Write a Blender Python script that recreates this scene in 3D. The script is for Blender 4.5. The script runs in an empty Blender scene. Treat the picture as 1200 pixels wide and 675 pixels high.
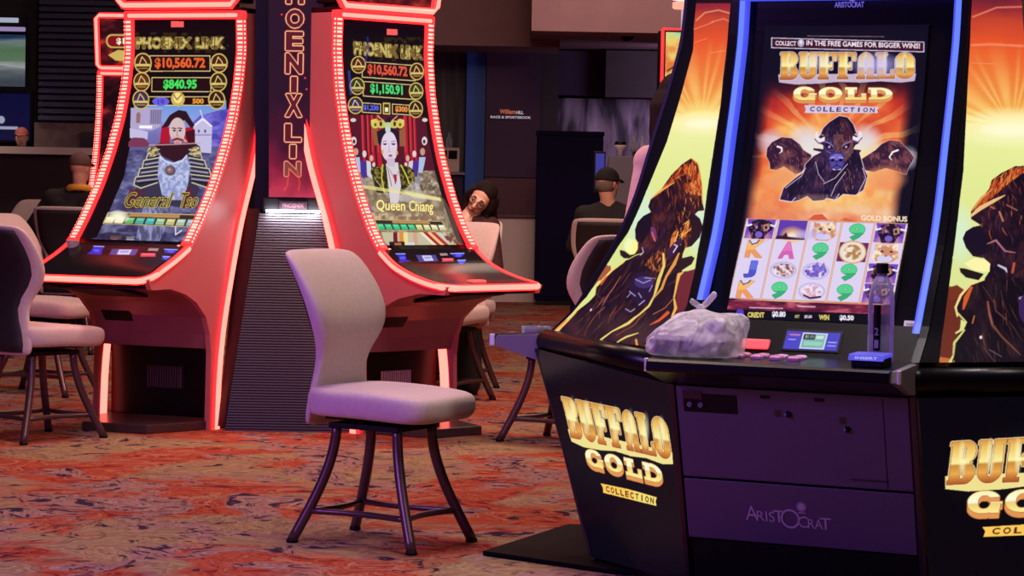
import bpy, bmesh, math, random
import numpy as np
from mathutils import Vector, Matrix
R_ = math.radians
rnd = random.Random(7)
scn = bpy.context.scene
col = scn.collection

# ------------------------------------------------------------------ naming
def tag(o, label, cat, group=None, kind=None):
    if label: o['label'] = label
    if cat: o['category'] = cat
    if group: o['group'] = group
    if kind: o['kind'] = kind
    return o

def thing(name, label, cat, loc=(0, 0, 0), rz=0.0, group=None):
    o = bpy.data.objects.new(name, None)
    o.empty_display_size = 0.1
    col.objects.link(o)
    o.location = loc
    o.rotation_euler = (0, 0, R_(rz))
    return tag(o, label, cat, group)

def dup(root, loc, rz, label=None, group=None):
    r = root.copy(); col.objects.link(r)
    r.location = loc; r.rotation_euler = (0, 0, R_(rz))
    if label: r['label'] = label
    if group: r['group'] = group
    for ch in list(root.children):
        c = ch.copy(); col.objects.link(c); c.parent = r
        for g in list(ch.children):
            d = g.copy(); col.objects.link(d); d.parent = c
    return r

# ------------------------------------------------------------------ mesh builder
class MB:
    def __init__(s):
        s.v = []; s.f = []; s.m = []
    def add(s, vs, fs, mi=0):
        b = len(s.v)
        s.v += [tuple(p) for p in vs]
        s.f += [tuple(b + i for i in f) for f in fs]
        s.m += [mi] * len(fs)
        return s
    def box(s, x0, x1, y0, y1, z0, z1, mi=0):
        v = [(x0, y0, z0), (x1, y0, z0), (x1, y1, z0), (x0, y1, z0), (x0, y0, z1), (x1, y0, z1), (x1, y1, z1), (x0, y1, z1)]
        return s.add(v, [(0, 3, 2, 1), (4, 5, 6, 7), (0, 1, 5, 4), (1, 2, 6, 5), (2, 3, 7, 6), (3, 0, 4, 7)], mi)
    def hexa(s, lo, hi, mi=0):          # two quads joined into a solid
        return s.add(list(lo) + list(hi), [(0, 3, 2, 1), (4, 5, 6, 7), (0, 1, 5, 4), (1, 2, 6, 5), (2, 3, 7, 6), (3, 0, 4, 7)], mi)
    def prism_x(s, prof, x0, x1, mi=0):  # profile of (y, z) swept along x
        n = len(prof)
        v = [(x0, y, z) for y, z in prof] + [(x1, y, z) for y, z in prof]
        f = [tuple(range(n)), tuple(range(2 * n - 1, n - 1, -1))]
        f += [(i, i + n, (i + 1) % n + n, (i + 1) % n) for i in range(n)]
        return s.add(v, f, mi)
    def prism_z(s, poly, z0, z1, mi=0):
        n = len(poly)
        v = [(x, y, z0) for x, y in poly] + [(x, y, z1) for x, y in poly]
        f = [tuple(range(n - 1, -1, -1)), tuple(range(n, 2 * n))]
        f += [(i, (i + 1) % n, (i + 1) % n + n, i + n) for i in range(n)]
        return s.add(v, f, mi)
    def loft(s, rings, cap=True, closed=True, mi=0):
        n = len(rings[0]); b = []
        for r in rings: b += list(r)
        f = []
        for k in range(len(rings) - 1):
            for i in range(n if closed else n - 1):
                j = (i + 1) % n
                f.append((k * n + i, k * n + j, (k + 1) * n + j, (k + 1) * n + i))
        if cap and closed:
            f.append(tuple(range(n - 1, -1, -1)))
            f.append(tuple(range((len(rings) - 1) * n, len(rings) * n)))
        return s.add(b, f, mi)
    def tube(s, path, r, seg=10, mi=0):
        pts = [Vector(p) for p in path]
        rr = r if isinstance(r, (list, tuple)) else [r] * len(pts)
        rings = []; up = None
        for i, p in enumerate(pts):
            a = pts[max(i - 1, 0)]; b = pts[min(i + 1, len(pts) - 1)]
            t = (b - a).normalized()
            if up is None:
                up = Vector((0, 0, 1)) if abs(t.z) < .9 else Vector((0, 1, 0))
            n1 = t.cross(up).normalized(); n2 = n1.cross(t).normalized(); up = n2
            rings.append([p + (n1 * math.cos(2 * math.pi * k / seg) + n2 * math.sin(2 * math.pi * k / seg)) * rr[i] for k in range(seg)])
        return s.loft(rings, mi=mi)
    def ribbon(s, path, nrm, w, t, mi=0):   # flat bar: width w across nrm-perp given as second vectors
        rings = []
        for (p, a, b) in path:
            p = Vector(p); a = Vector(a) * (w / 2); b = Vector(b) * t
            rings.append([p - a, p + a, p + a + b, p - a + b])
        return s.loft(rings, mi=mi)
    def ell(s, c, r, nu=16, nv=10, rot=None, mi=0):
        v = []; f = []
        M = rot or Matrix.Identity(3)
        for j in range(nv + 1):
            th = math.pi * j / nv
            for i in range(nu):
                ph = 2 * math.pi * i / nu
                q = M @ Vector((r[0] * math.sin(th) * math.cos(ph), r[1] * math.sin(th) * math.sin(ph), r[2] * math.cos(th)))
                v.append((c[0] + q.x, c[1] + q.y, c[2] + q.z))
        for j in range(nv):
            for i in range(nu):
                k = (i + 1) % nu
                f.append((j * nu + i, (j + 1) * nu + i, (j + 1) * nu + k, j * nu + k))
        return s.add(v, f, mi)
    def caps(s, a, b, ra, rb, seg=12):       # tapered capsule
        a = Vector(a); b = Vector(b)
        s.ell(a, (ra,) * 3, seg, 8); s.ell(b, (rb,) * 3, seg, 8)
        if (b - a).length > 1e-5: s.tube([a, b], [ra, rb], seg)
        return s
    def lathe(s, prof, c=(0, 0, 0), seg=20, mi=0):
        rings = [[(c[0] + r * math.cos(2 * math.pi * k / seg), c[1] + r * math.sin(2 * math.pi * k / seg), c[2] + z) for k in range(seg)] for r, z in prof]
        return s.loft(rings, mi=mi)
    def shift(s, dx, dy=0, dz=0):
        s.v = [(x + dx, y + dy, z + dz) for x, y, z in s.v]; return s
    def build(s, name, mats, parent=None, smooth=False, bevel=0, seg=2, sub=0, remesh=0, wn=False):
        me = bpy.data.meshes.new(name)
        me.from_pydata(s.v, [], s.f)
        if not isinstance(mats, (list, tuple)): mats = [mats]
        for m in mats: me.materials.append(m)
        if any(s.m): me.polygons.foreach_set('material_index', s.m)
        bm = bmesh.new(); bm.from_mesh(me)
        bmesh.ops.recalc_face_normals(bm, faces=bm.faces)
        bm.to_mesh(me); bm.free()
        if smooth: me.polygons.foreach_set('use_smooth', [True] * len(me.polygons))
        o = bpy.data.objects.new(name, me); col.objects.link(o)
        if parent: o.parent = parent
        if bevel:
            b = o.modifiers.new('Bevel', 'BEVEL'); b.width = bevel; b.segments = seg; b.limit_method = 'ANGLE'; b.angle_limit = R_(40)
        if remesh:
            r = o.modifiers.new('Remesh', 'REMESH'); r.mode = 'VOXEL'; r.voxel_size = remesh; r.use_smooth_shade = True
            sm = o.modifiers.new('Smooth', 'SMOOTH'); sm.factor = .5; sm.iterations = 4
        if sub:
            m = o.modifiers.new('Subdivision', 'SUBSURF'); m.levels = sub; m.render_levels = sub
        return o

def struct(o, label=None):
    o['kind'] = 'structure'
    if label: o['label'] = label
    return o

# ------------------------------------------------------------------ materials
def lin(c):
    return tuple((x / 12.92 if x <= .04045 else ((x + .055) / 1.055) ** 2.4) for x in c)
def hexc(r, g, b): return lin((r / 255, g / 255, b / 255))
def new_mat(name):
    m = bpy.data.materials.new(name); m.use_nodes = True
    return m, m.node_tree, m.node_tree.nodes['Principled BSDF']
def mat(name, c, rough=.5, metal=0, noise=0, nscale=30, bump=0, bscale=200, coat=0, spec=.5, sheen=0):
    m, t, b = new_mat(name)
    c = hexc(*c)
    b.inputs['Base Color'].default_value = (*c, 1)
    b.inputs['Roughness'].default_value = rough
    b.inputs['Metallic'].default_value = metal
    b.inputs['Specular IOR Level'].default_value = spec
    if coat: b.inputs['Coat Weight'].default_value = coat; b.inputs['Coat Roughness'].default_value = .05
    if sheen: b.inputs['Sheen Weight'].default_value = sheen
    tc = t.nodes.new('ShaderNodeTexCoord')
    if noise:
        n = t.nodes.new('ShaderNodeTexNoise'); n.inputs['Scale'].default_value = nscale; n.inputs['Detail'].default_value = 4
        t.links.new(tc.outputs['Object'], n.inputs['Vector'])
        r = t.nodes.new('ShaderNodeValToRGB')
        r.color_ramp.elements[0].position = .3; r.color_ramp.elements[1].position = .7
        r.color_ramp.elements[0].color = (*[x * (1 - noise) for x in c], 1); r.color_ramp.elements[1].color = (*[min(1, x * (1 + noise)) for x in c], 1)
        t.links.new(n.outputs['Fac'], r.inputs['Fac']); t.links.new(r.outputs['Color'], b.inputs['Base Color'])
    if bump:
        n = t.nodes.new('ShaderNodeTexNoise'); n.inputs['Scale'].default_value = bscale; n.inputs['Detail'].default_value = 3
        t.links.new(tc.outputs['Object'], n.inputs['Vector'])
        bp = t.nodes.new('ShaderNodeBump'); bp.inputs['Strength'].default_value = bump; bp.inputs['Distance'].default_value = .002
        t.links.new(n.outputs['Fac'], bp.inputs['Height']); t.links.new(bp.outputs['Normal'], b.inputs['Normal'])
    return m
def glow(name, rgb, s=1.0):
    m, t, b = new_mat(name)
    b.inputs['Base Color'].default_value = (.02, .02, .02, 1)
    b.inputs['Emission Color'].default_value = (*rgb, 1); b.inputs['Emission Strength'].default_value = s
    return m
def art_mat(name, s=1.0, rough=.25, spec=.3):
    m, t, b = new_mat(name)
    a = t.nodes.new('ShaderNodeAttribute'); a.attribute_name = 'art'
    b.inputs['Base Color'].default_value = (.006, .006, .008, 1)
    b.inputs['Roughness'].default_value = rough; b.inputs['Specular IOR Level'].default_value = spec
    t.links.new(a.outputs['Color'], b.inputs['Emission Color']); b.inputs['Emission Strength'].default_value = s
    return m

# ------------------------------------------------------------------ picture painter (what the lit screens and signs show)
_tcache = {}
def text_tris(body, bold=0.0, shear=0.0):
    k = (body, bold, shear)
    if k in _tcache: return _tcache[k]
    cu = bpy.data.curves.new('lettering', 'FONT'); cu.body = body; cu.offset = bold; cu.resolution_u = 3; cu.shear = shear
    ob = bpy.data.objects.new('lettering', cu); col.objects.link(ob)
    dg = bpy.context.evaluated_depsgraph_get(); ev = ob.evaluated_get(dg)
    me = ev.to_mesh(); me.calc_loop_triangles()
    v = np.array([p.co[:2] for p in me.vertices]); tr = np.array([t.vertices[:] for t in me.loop_triangles])
    ev.to_mesh_clear(); bpy.data.objects.remove(ob); bpy.data.curves.remove(cu)
    v = v - v.min(0); ext = v.max(0)
    _tcache[k] = (v, tr, ext); return _tcache[k]

class Art:
    """A picture on a panel. rows = (t, xl, yl, xr, yr): the sheet edge in drawing units at panel height t."""
    def __init__(s, rows, nx, ny, ss=2, bg=(0, 0, 0)):
        s.nx, s.ny, s.ss = nx, ny, ss
        W, H = nx * ss, ny * ss
        s.W, s.H = W, H
        rows = sorted(rows, key=lambda r: -r[0])
        t = np.array([r[0] for r in rows])
        tt = np.linspace(t[0], t[-1], H)
        g = [np.interp(-tt, -t, np.array([r[k] for r in rows])) for k in (1, 2, 3, 4)]
        u = (np.arange(W) + .5) / W
        s.X = g[0][:, None] + (g[2] - g[0])[:, None] * u[None, :]
        s.Y = g[1][:, None] + (g[3] - g[1])[:, None] * u[None, :]
        s.img = np.zeros((H, W, 3)); s.img[:] = np.array(bg) / 255.
        s.rs = np.random.RandomState(3)
    def put(s, mask, c, a=1.0):
        m = (mask.astype(float) * a)[..., None]
        c = np.asarray(c, float)
        if c.max() > 1.5 or c.ndim == 1: c = c / 255.
        s.img = s.img * (1 - m) + c * m
        return s
    def mpoly(s, pts):
        p = np.array(pts, float)
        m = np.zeros(s.X.shape, bool)
        bb = (s.X >= p[:, 0].min()) & (s.X <= p[:, 0].max()) & (s.Y >= p[:, 1].min()) & (s.Y <= p[:, 1].max())
        if not bb.any(): return m
        x = s.X[bb]; y = s.Y[bb]; r = np.zeros(x.shape, bool)
        q = np.roll(p, -1, 0)
        for (x0, y0), (x1, y1) in zip(p, q):
            if y0 == y1: continue
            c = ((y0 > y) != (y1 > y)) & (x < (x1 - x0) * (y - y0) / (y1 - y0) + x0)
            r ^= c
        m[bb] = r
        return m
    def poly(s, pts, c, a=1.0): return s.put(s.mpoly(pts), c, a)
    def mell(s, cx, cy, rx, ry, rot=0):
        dx, dy = s.X - cx, s.Y - cy
        if rot:
            k, q = math.cos(R_(rot)), math.sin(R_(rot)); dx, dy = dx * k + dy * q, -dx * q + dy * k
        return (dx / rx) ** 2 + (dy / ry) ** 2
    def ell(s, cx, cy, rx, ry, c, a=1.0, rot=0): return s.put(s.mell(cx, cy, rx, ry, rot) <= 1, c, a)
    def soft(s, cx, cy, rx, ry, c, a=1.0, rot=0, pw=1.0):
        d = np.clip(1 - s.mell(cx, cy, rx, ry, rot), 0, 1) ** pw
        return s.put(d, c, a)
    def mline(s, pts, w):
        pts = [np.array(p, float) for p in pts]
        ws = w if isinstance(w, (list, tuple)) else [w] * len(pts)
        m = np.zeros(s.X.shape, bool)
        for i in range(len(pts) - 1):
            a, b = pts[i], pts[i + 1]; mw = max(ws[i], ws[i + 1])
            bb = (s.X >= min(a[0], b[0]) - mw) & (s.X <= max(a[0], b[0]) + mw) & (s.Y >= min(a[1], b[1]) - mw) & (s.Y <= max(a[1], b[1]) + mw)
            if not bb.any(): continue
            x = s.X[bb]; y = s.Y[bb]; d = b - a; L = max((d ** 2).sum(), 1e-9)
            t = np.clip(((x - a[0]) * d[0] + (y - a[1]) * d[1]) / L, 0, 1)
            dist = np.hypot(x - a[0] - t * d[0], y - a[1] - t * d[1])
            m[bb] |= dist <= (ws[i] + (ws[i + 1] - ws[i]) * t) / 2
        return m
    def line(s, pts, w, c, a=1.0): return s.put(s.mline(pts, w), c, a)
    def rect(s, x0, y0, x1, y1, c, a=1.0, sl=0.0, lean=0.0):
        return s.poly([(x0, y0), (x1, y0 + sl * (x1 - x0)), (x1 + lean * (y1 - y0), y1 + sl * (x1 - x0)), (x0 + lean * (y1 - y0), y1)], c, a)
    def mtext(s, body, x0, y0, x1, y1, sl=0.0, lean=0.0, bold=0.0, shear=0.0):
        v, tr, ext = text_tris(body, bold, shear)
        u = v[:, 0] / ext[0]; w = v[:, 1] / ext[1]
        px = x0 + (x1 - x0) * u; py = y1 + (y0 - y1) * w
        px = px + lean * (py - y0); py = py + sl * (px - x0)
        m = np.zeros(s.X.shape, bool)
        bbx = (s.X >= px.min()) & (s.X <= px.max()) & (s.Y >= py.min()) & (s.Y <= py.max())
        if not bbx.any(): return m
        ii = np.where(bbx.any(1))[0]; jj = np.where(bbx.any(0))[0]
        i0, i1, j0, j1 = ii[0], ii[-1] + 1, jj[0], jj[-1] + 1
        X = s.X[i0:i1, j0:j1]; Y = s.Y[i0:i1, j0:j1]; mm = m[i0:i1, j0:j1]
        for a, b, c in tr:
            ax, ay, bx, by, cx, cy = px[a], py[a], px[b], py[b], px[c], py[c]
            d = (by - cy) * (ax - cx) + (cx - bx) * (ay - cy)
            if abs(d) < 1e-12: continue
            rowm = np.where((Y.max(1) >= min(ay, by, cy)) & (Y.min(1) <= max(ay, by, cy)))[0]
            colm = np.where((X.max(0) >= min(ax, bx, cx)) & (X.min(0) <= max(ax, bx, cx)))[0]
            if not len(rowm) or not len(colm): continue
            r0, r1, c0, c1 = rowm[0], rowm[-1] + 1, colm[0], colm[-1] + 1
            xx = X[r0:r1, c0:c1]; yy = Y[r0:r1, c0:c1]
            l1 = ((by - cy) * (xx - cx) + (cx - bx) * (yy - cy)) / d
            l2 = ((cy - ay) * (xx - cx) + (ax - cx) * (yy - cy)) / d
            mm[r0:r1, c0:c1] |= (l1 >= -1e-6) & (l2 >= -1e-6) & (l1 + l2 <= 1 + 1e-6)
        return m
    def text(s, body, x0, y0, x1, y1, c, a=1.0, **k): return s.put(s.mtext(body, x0, y0, x1, y1, **k), c, a)
    def grow(s, m, n):
        m = m.copy()
        for _ in range(n):
            k = m.copy()
            k[1:] |= m[:-1]; k[:-1] |= m[1:]; k[:, 1:] |= m[:, :-1]; k[:, :-1] |= m[:, 1:]
            m = k
        return m
    def noise(s, sx, sy, seed=0, octv=4):
        out = np.zeros(s.X.shape); amp = 1; tot = 0
        for o in range(octv):
            rs = np.random.RandomState(seed + o * 17); g = rs.rand(64, 64)
            x = s.X / sx * 2 ** o; y = s.Y / sy * 2 ** o
            xi = np.floor(x).astype(int); yi = np.floor(y).astype(int); fx = x - xi; fy = y - yi
            fx = fx * fx * (3 - 2 * fx); fy = fy * fy * (3 - 2 * fy)
            a = g[yi % 64, xi % 64]; b = g[yi % 64, (xi + 1) % 64]; c = g[(yi + 1) % 64, xi % 64]; d = g[(yi + 1) % 64, (xi + 1) % 64]
            out += amp * ((a * (1 - fx) + b * fx) * (1 - fy) + (c * (1 - fx) + d * fx) * fy); tot += amp; amp *= .5
        return out / tot
    def ramp(s, val, stops):
        ps = [p for p, _ in stops]; cs = np.array([c for _, c in stops]) / 255.
        return np.stack([np.interp(val, ps, cs[:, k]) for k in range(3)], -1)
    def fill(s, mask, img, a=1.0):
        m = (mask.astype(float) * a)[..., None]; s.img = s.img * (1 - m) + img * m; return s
    def result(s):
        im = s.img.reshape(s.ny, s.ss, s.nx, s.ss, 3).mean((1, 3)).clip(0, 1)
        return np.where(im <= .04045, im / 12.92, ((im + .055) / 1.055) ** 2.4)

def art_mesh(name, art, fn, m, parent=None, gain=1.0):
    """Grid of nx*ny points; fn(U, V) -> (x, y, z) arrays with U left-right and V top-bottom in 0..1; colours in attribute 'art'."""
    nx, ny = art.nx, art.ny
    U, V = np.meshgrid((np.arange(nx)) / (nx - 1), np.arange(ny) / (ny - 1))
    x, y, z = fn(U, V)
    co = np.stack([np.broadcast_to(x, U.shape), np.broadcast_to(y, U.shape), np.broadcast_to(z, U.shape)], -1).reshape(-1, 3)
    idx = np.arange(nx * ny).reshape(ny, nx)
    q = np.stack([idx[1:, :-1], idx[1:, 1:], idx[:-1, 1:], idx[:-1, :-1]], -1).reshape(-1, 4)
    me = bpy.data.meshes.new(name)
    me.vertices.add(len(co)); me.vertices.foreach_set('co', co.astype(np.float32).ravel())
    me.loops.add(q.size); me.loops.foreach_set('vertex_index', q.ravel().astype(np.int32))
    me.polygons.add(len(q)); me.polygons.foreach_set('loop_start', (np.arange(len(q)) * 4).astype(np.int32))
    me.update(calc_edges=True)
    at = me.attributes.new('art', 'FLOAT_COLOR', 'POINT')
    c = np.ones((nx * ny, 4), np.float32); c[:, :3] = art.result().reshape(-1, 3) * gain
    at.data.foreach_set('color', c.ravel())
    me.polygons.foreach_set('use_smooth', [True] * len(me.polygons))
    me.materials.append(m)
    o = bpy.data.objects.new(name, me); col.objects.link(o)
    if parent: o.parent = parent
    return o

class Fr:
    def __init__(s, o, deg):
        a = R_(deg); s.o = o; s.deg = deg; s.X = (math.cos(a), math.sin(a)); s.Y = (-math.sin(a), math.cos(a))
    def w(s, x, y, z=0):
        return (s.o[0] + s.X[0] * x + s.Y[0] * y, s.o[1] + s.X[1] * x + s.Y[1] * y, z)
    def inv(s, p):
        dx, dy = p[0] - s.o[0], p[1] - s.o[1]
        return (dx * s.X[0] + dy * s.X[1], dx * s.Y[0] + dy * s.Y[1], p[2])
# ------------------------------------------------------------------ lettering and pictures
def _arc(cx, cy, rx, ry, a0, a1, n=14):
    return [(cx + rx * math.cos(R_(a0 + (a1 - a0) * i / n)), cy + ry * math.sin(R_(a0 + (a1 - a0) * i / n))) for i in range(n + 1)]
def _rc(x0, y0, x1, y1): return [(x0, y0), (x1, y0), (x1, y1), (x0, y1)]
def _rr(x0, y0, x1, y1, r, q):
    return (_arc(x1 - r, y0 + q, r, q, -90, 0) + _arc(x1 - r, y1 - q, r, q, 0, 90) + _arc(x0 + r, y1 - q, r, q, 90, 180) + _arc(x0 + r, y0 + q, r, q, 180, 270))
# western slab letters, y down; (added, removed)
SLAB = {
    'B': ([[(0, 0)] + _arc(.62, .25, .33, .25, -90, 70) + [(.86, .5)] + _arc(.62, .75, .36, .25, -70, 90) + [(0, 1), (0, .9), (.06, .9), (.06, .1), (0, .1)]],
          [_rr(.44, .12, .58, .42, .06, .06), _rr(.44, .58, .58, .88, .06, .06)]),
    'U': ([_rc(0, 0, .46, .1), _rc(.56, 0, 1, .1), [(.06, .1), (.42, .1), (.42, .8), (.5, .88), (.58, .8), (.58, .1), (.94, .1)] + _arc(.5, .75, .44, .25, 0, 180)], []),
    'F': ([_rc(0, 0, 1, .1), _rc(.1, .05, .5, .95), _rc(0, .9, .6, 1), _rc(.8, .05, 1, .3), _rc(.45, .44, .72, .56), _rc(.66, .36, .78, .64)], []),
    'A': ([_arc(.5, .3, .4, .3, 180, 360) + [(.9, .9), (1, .9), (1, 1), (.54, 1), (.54, .9), (.58, .9), (.58, .66), (.42, .66), (.42, .9), (.46, .9), (.46, 1), (0, 1), (0, .9), (.1, .9)]], [_rr(.43, .14, .57, .54, .06, .06)]),
    'L': ([_rc(0, 0, .6, .1), _rc(.1, .05, .5, .95), _rc(0, .9, 1, 1), _rc(.8, .66, 1, .95)], []),
    'O': ([_rr(0, 0, 1, 1, .46, .3)], [_rr(.41, .14, .59, .86, .09, .1)]),
    'g': ([_rr(0, 0, .94, 1, .44, .46), _rc(.55, .5, 1, .62), _rc(.66, .5, .94, 1)], [_rr(.3, .2, .66, .8, .16, .28), _rc(.6, .3, .95, .5)]),
    'o': ([_rr(0, 0, 1, 1, .48, .48)], [_rr(.3, .18, .7, .82, .19, .3)]),
    'l': ([_rc(.04, 0, .58, .2), _rc(.16, .1, .46, .9), _rc(.04, .8, .98, 1), _rc(.76, .5, .98, .9)], []),
    'd': ([[(0, 0)] + _arc(.5, .5, .5, .5, -90, 90) + [(0, 1), (0, .82), (.1, .82), (.1, .18), (0, .18)]], [[(.36, .2)] + _arc(.48, .5, .24, .3, -90, 90) + [(.36, .8)]]),
}
def qmap(q, pts):
    (a, b), (c, d), (e, f), (g, h) = q      # TL TR BR BL
    return [((a * (1 - u) + c * u) * (1 - v) + (g * (1 - u) + e * u) * v, (b * (1 - u) + d * u) * (1 - v) + (h * (1 - u) + f * u) * v) for u, v in pts]
def slab_mask(A, word, q, widths=None, gap=.03):
    n = len(word); ws = widths or [1] * n; tot = sum(ws); x = 0
    m = np.zeros(A.X.shape, bool)
    for ch, w in zip(word, ws):
        x0 = x / tot + gap / n; x1 = (x + w) / tot - gap / n; x += w
        add, sub = SLAB[ch]; k = np.zeros(A.X.shape, bool)
        for p in add: k |= A.mpoly(qmap(q, [(x0 + (x1 - x0) * u, v) for u, v in p]))
        for p in sub: k &= ~A.mpoly(qmap(q, [(x0 + (x1 - x0) * u, v) for u, v in p]))
        m |= k
    return m
def gold_logo(A, qb, qg, qp, out=(255, 214, 150), lay=(250, 236, 150), og=2, style=0):
    """the three-line sign lettering, quads for each line"""
    ax = lambda q, t: qmap(q, [(t, 0), (t, 1)])
    m = slab_mask(A, 'BUFFALO', qb, gap=.02)
    g = A.grow(m, og * 2)
    h = qb[3][1] - qb[0][1]
    drop = A.mpoly(qmap(qb, [(-.01, .8), (1.01, .8), (1.0, 1.1), (.9, 1.16), (.75, 1.1), (.6, 1.14), (.45, 1.1), (.3, 1.16), (.12, 1.18), (0, 1.1)]))
    A.put(drop & ~g, lay, .95)
    A.put(g, out)
    A.put(A.grow(m, max(1, og - 1)), (70, 32, 20))
    # gold: bright top, dark band low in the letter
    y0, y1 = qb[0][1], qb[3][1]; sl = (qb[1][1] - qb[0][1]) / max(1e-6, qb[1][0] - qb[0][0])
    f = (A.Y - sl * (A.X - qb[0][0]) - y0) / (y1 - y0)
    A.fill(m, A.ramp(np.clip(f, 0, 1), [(0, (214, 150, 70)), (.15, (236, 190, 96)), (.5, (255, 240, 160)), (.56, (200, 140, 60)), (.75, (236, 170, 80)), (1, (170, 84, 40))]))
    x = qmap(qb, [(i / 7 + .07, .5) for i in range(7)])
    for cx, cy in x: A.soft(cx, cy - h * .1, h * .10, h * .5, (255, 248, 190), .75)
    m = slab_mask(A, 'gold', qg, widths=[1.05, 1.05, 1, 1.05], gap=.04)
    hg = qg[3][1] - qg[0][1]
    sh = np.zeros_like(m); k = max(1, int(hg * .28 / max(1e-6, abs(A.Y[1, 0] - A.Y[0, 0]))))
    for i in range(0, k, 2):
        sh[i:] |= m[:m.shape[0] - i]
    A.put(A.grow(sh, og), (190, 110, 60)); A.put(sh, (226, 150, 84))
    A.put(A.grow(m, 1), (120, 70, 30))
    y0 = qg[0][1]; f = (A.Y - sl * (A.X - qg[0][0]) - y0) / hg
    A.fill(m, A.ramp(np.clip(f, 0, 1), [(0, (255, 240, 170)), (.5, (255, 255, 225)), (.6, (240, 205, 120)), (1, (255, 236, 150))]))
    A.poly(qmap(qp, [(-.02, .1), (.5, 0), (1.02, .1), (1, .5), (1.02, .9), (0, 1), (.01, .5)]), (250, 200, 90) if style == 0 else (214, 200, 228))
    A.poly(qmap(qp, [(.6, 0), (1.02, .1), (1, .5), (1.02, .9), (.6, .95)]), (240, 236, 130) if style == 0 else (214, 200, 228), .6)
    n = 10
    for i, ch in enumerate('COLLECTION'):
        e0, e1 = (.98, 1.22) if ch == 'I' else (.75, 1.45)
        a = qmap(qp, [((i + e0) / (n + .8), .22), ((i + e1) / (n + .8), .22), ((i + e1) / (n + .8), .8), ((i + e0) / (n + .8), .8)])
        A.put(textq(A, ch, a, .03), (80, 40, 20) if style == 0 else (70, 40, 90))
def textq(A, body, q, bold=0.0, shear=0.0):
    v, tr, ext = text_tris(body, bold, shear)
    m = np.zeros(A.X.shape, bool)
    P = qmap(q, [(a / ext[0], 1 - b / ext[1]) for a, b in v])
    for t in tr: m |= A.mpoly([P[i] for i in t])
    return m
Z = lambda ox, oy, k: (lambda pts: [(ox + x / k, oy + y / k) for x, y in pts])
def fur(A, mask, seed, sx, sy, dark, mid, hot, cut=(.42, .58, .72)):
    n = A.noise(sx, sy, seed, 4)
    n = (n - n.min()) / (n.max() - n.min())
    A.fill(mask, A.ramp(n, [(cut[0], dark), (cut[1], mid), (cut[2], hot)]))

def strokes(A, mask, n, L, w, ang, cols, seed=1, jit=25, bend=20):
    """short hair strokes kept inside a shape"""
    rs = np.random.RandomState(seed); ii, jj = np.where(mask)
    if not len(ii): return
    for _ in range(n):
        k = rs.randint(len(ii)); x, y = A.X[ii[k], jj[k]], A.Y[ii[k], jj[k]]
        a = ang(x, y) + rs.uniform(-jit, jit); l = L * rs.uniform(.5, 1.3); pts = [(x, y)]
        for q in range(3):
            x += l / 3 * math.cos(R_(a)); y += l / 3 * math.sin(R_(a)); a += rs.uniform(-bend, bend); pts.append((x, y))
        c = cols(pts[0][0], pts[0][1], rs); ww = w * rs.uniform(.6, 1.3)
        mk = A.mline(pts, [ww * .6, ww, ww * .7, ww * .2]) & mask
        A.img[mk] = A.img[mk] * .1 + np.asarray(c, float) / 255. * .9

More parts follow.
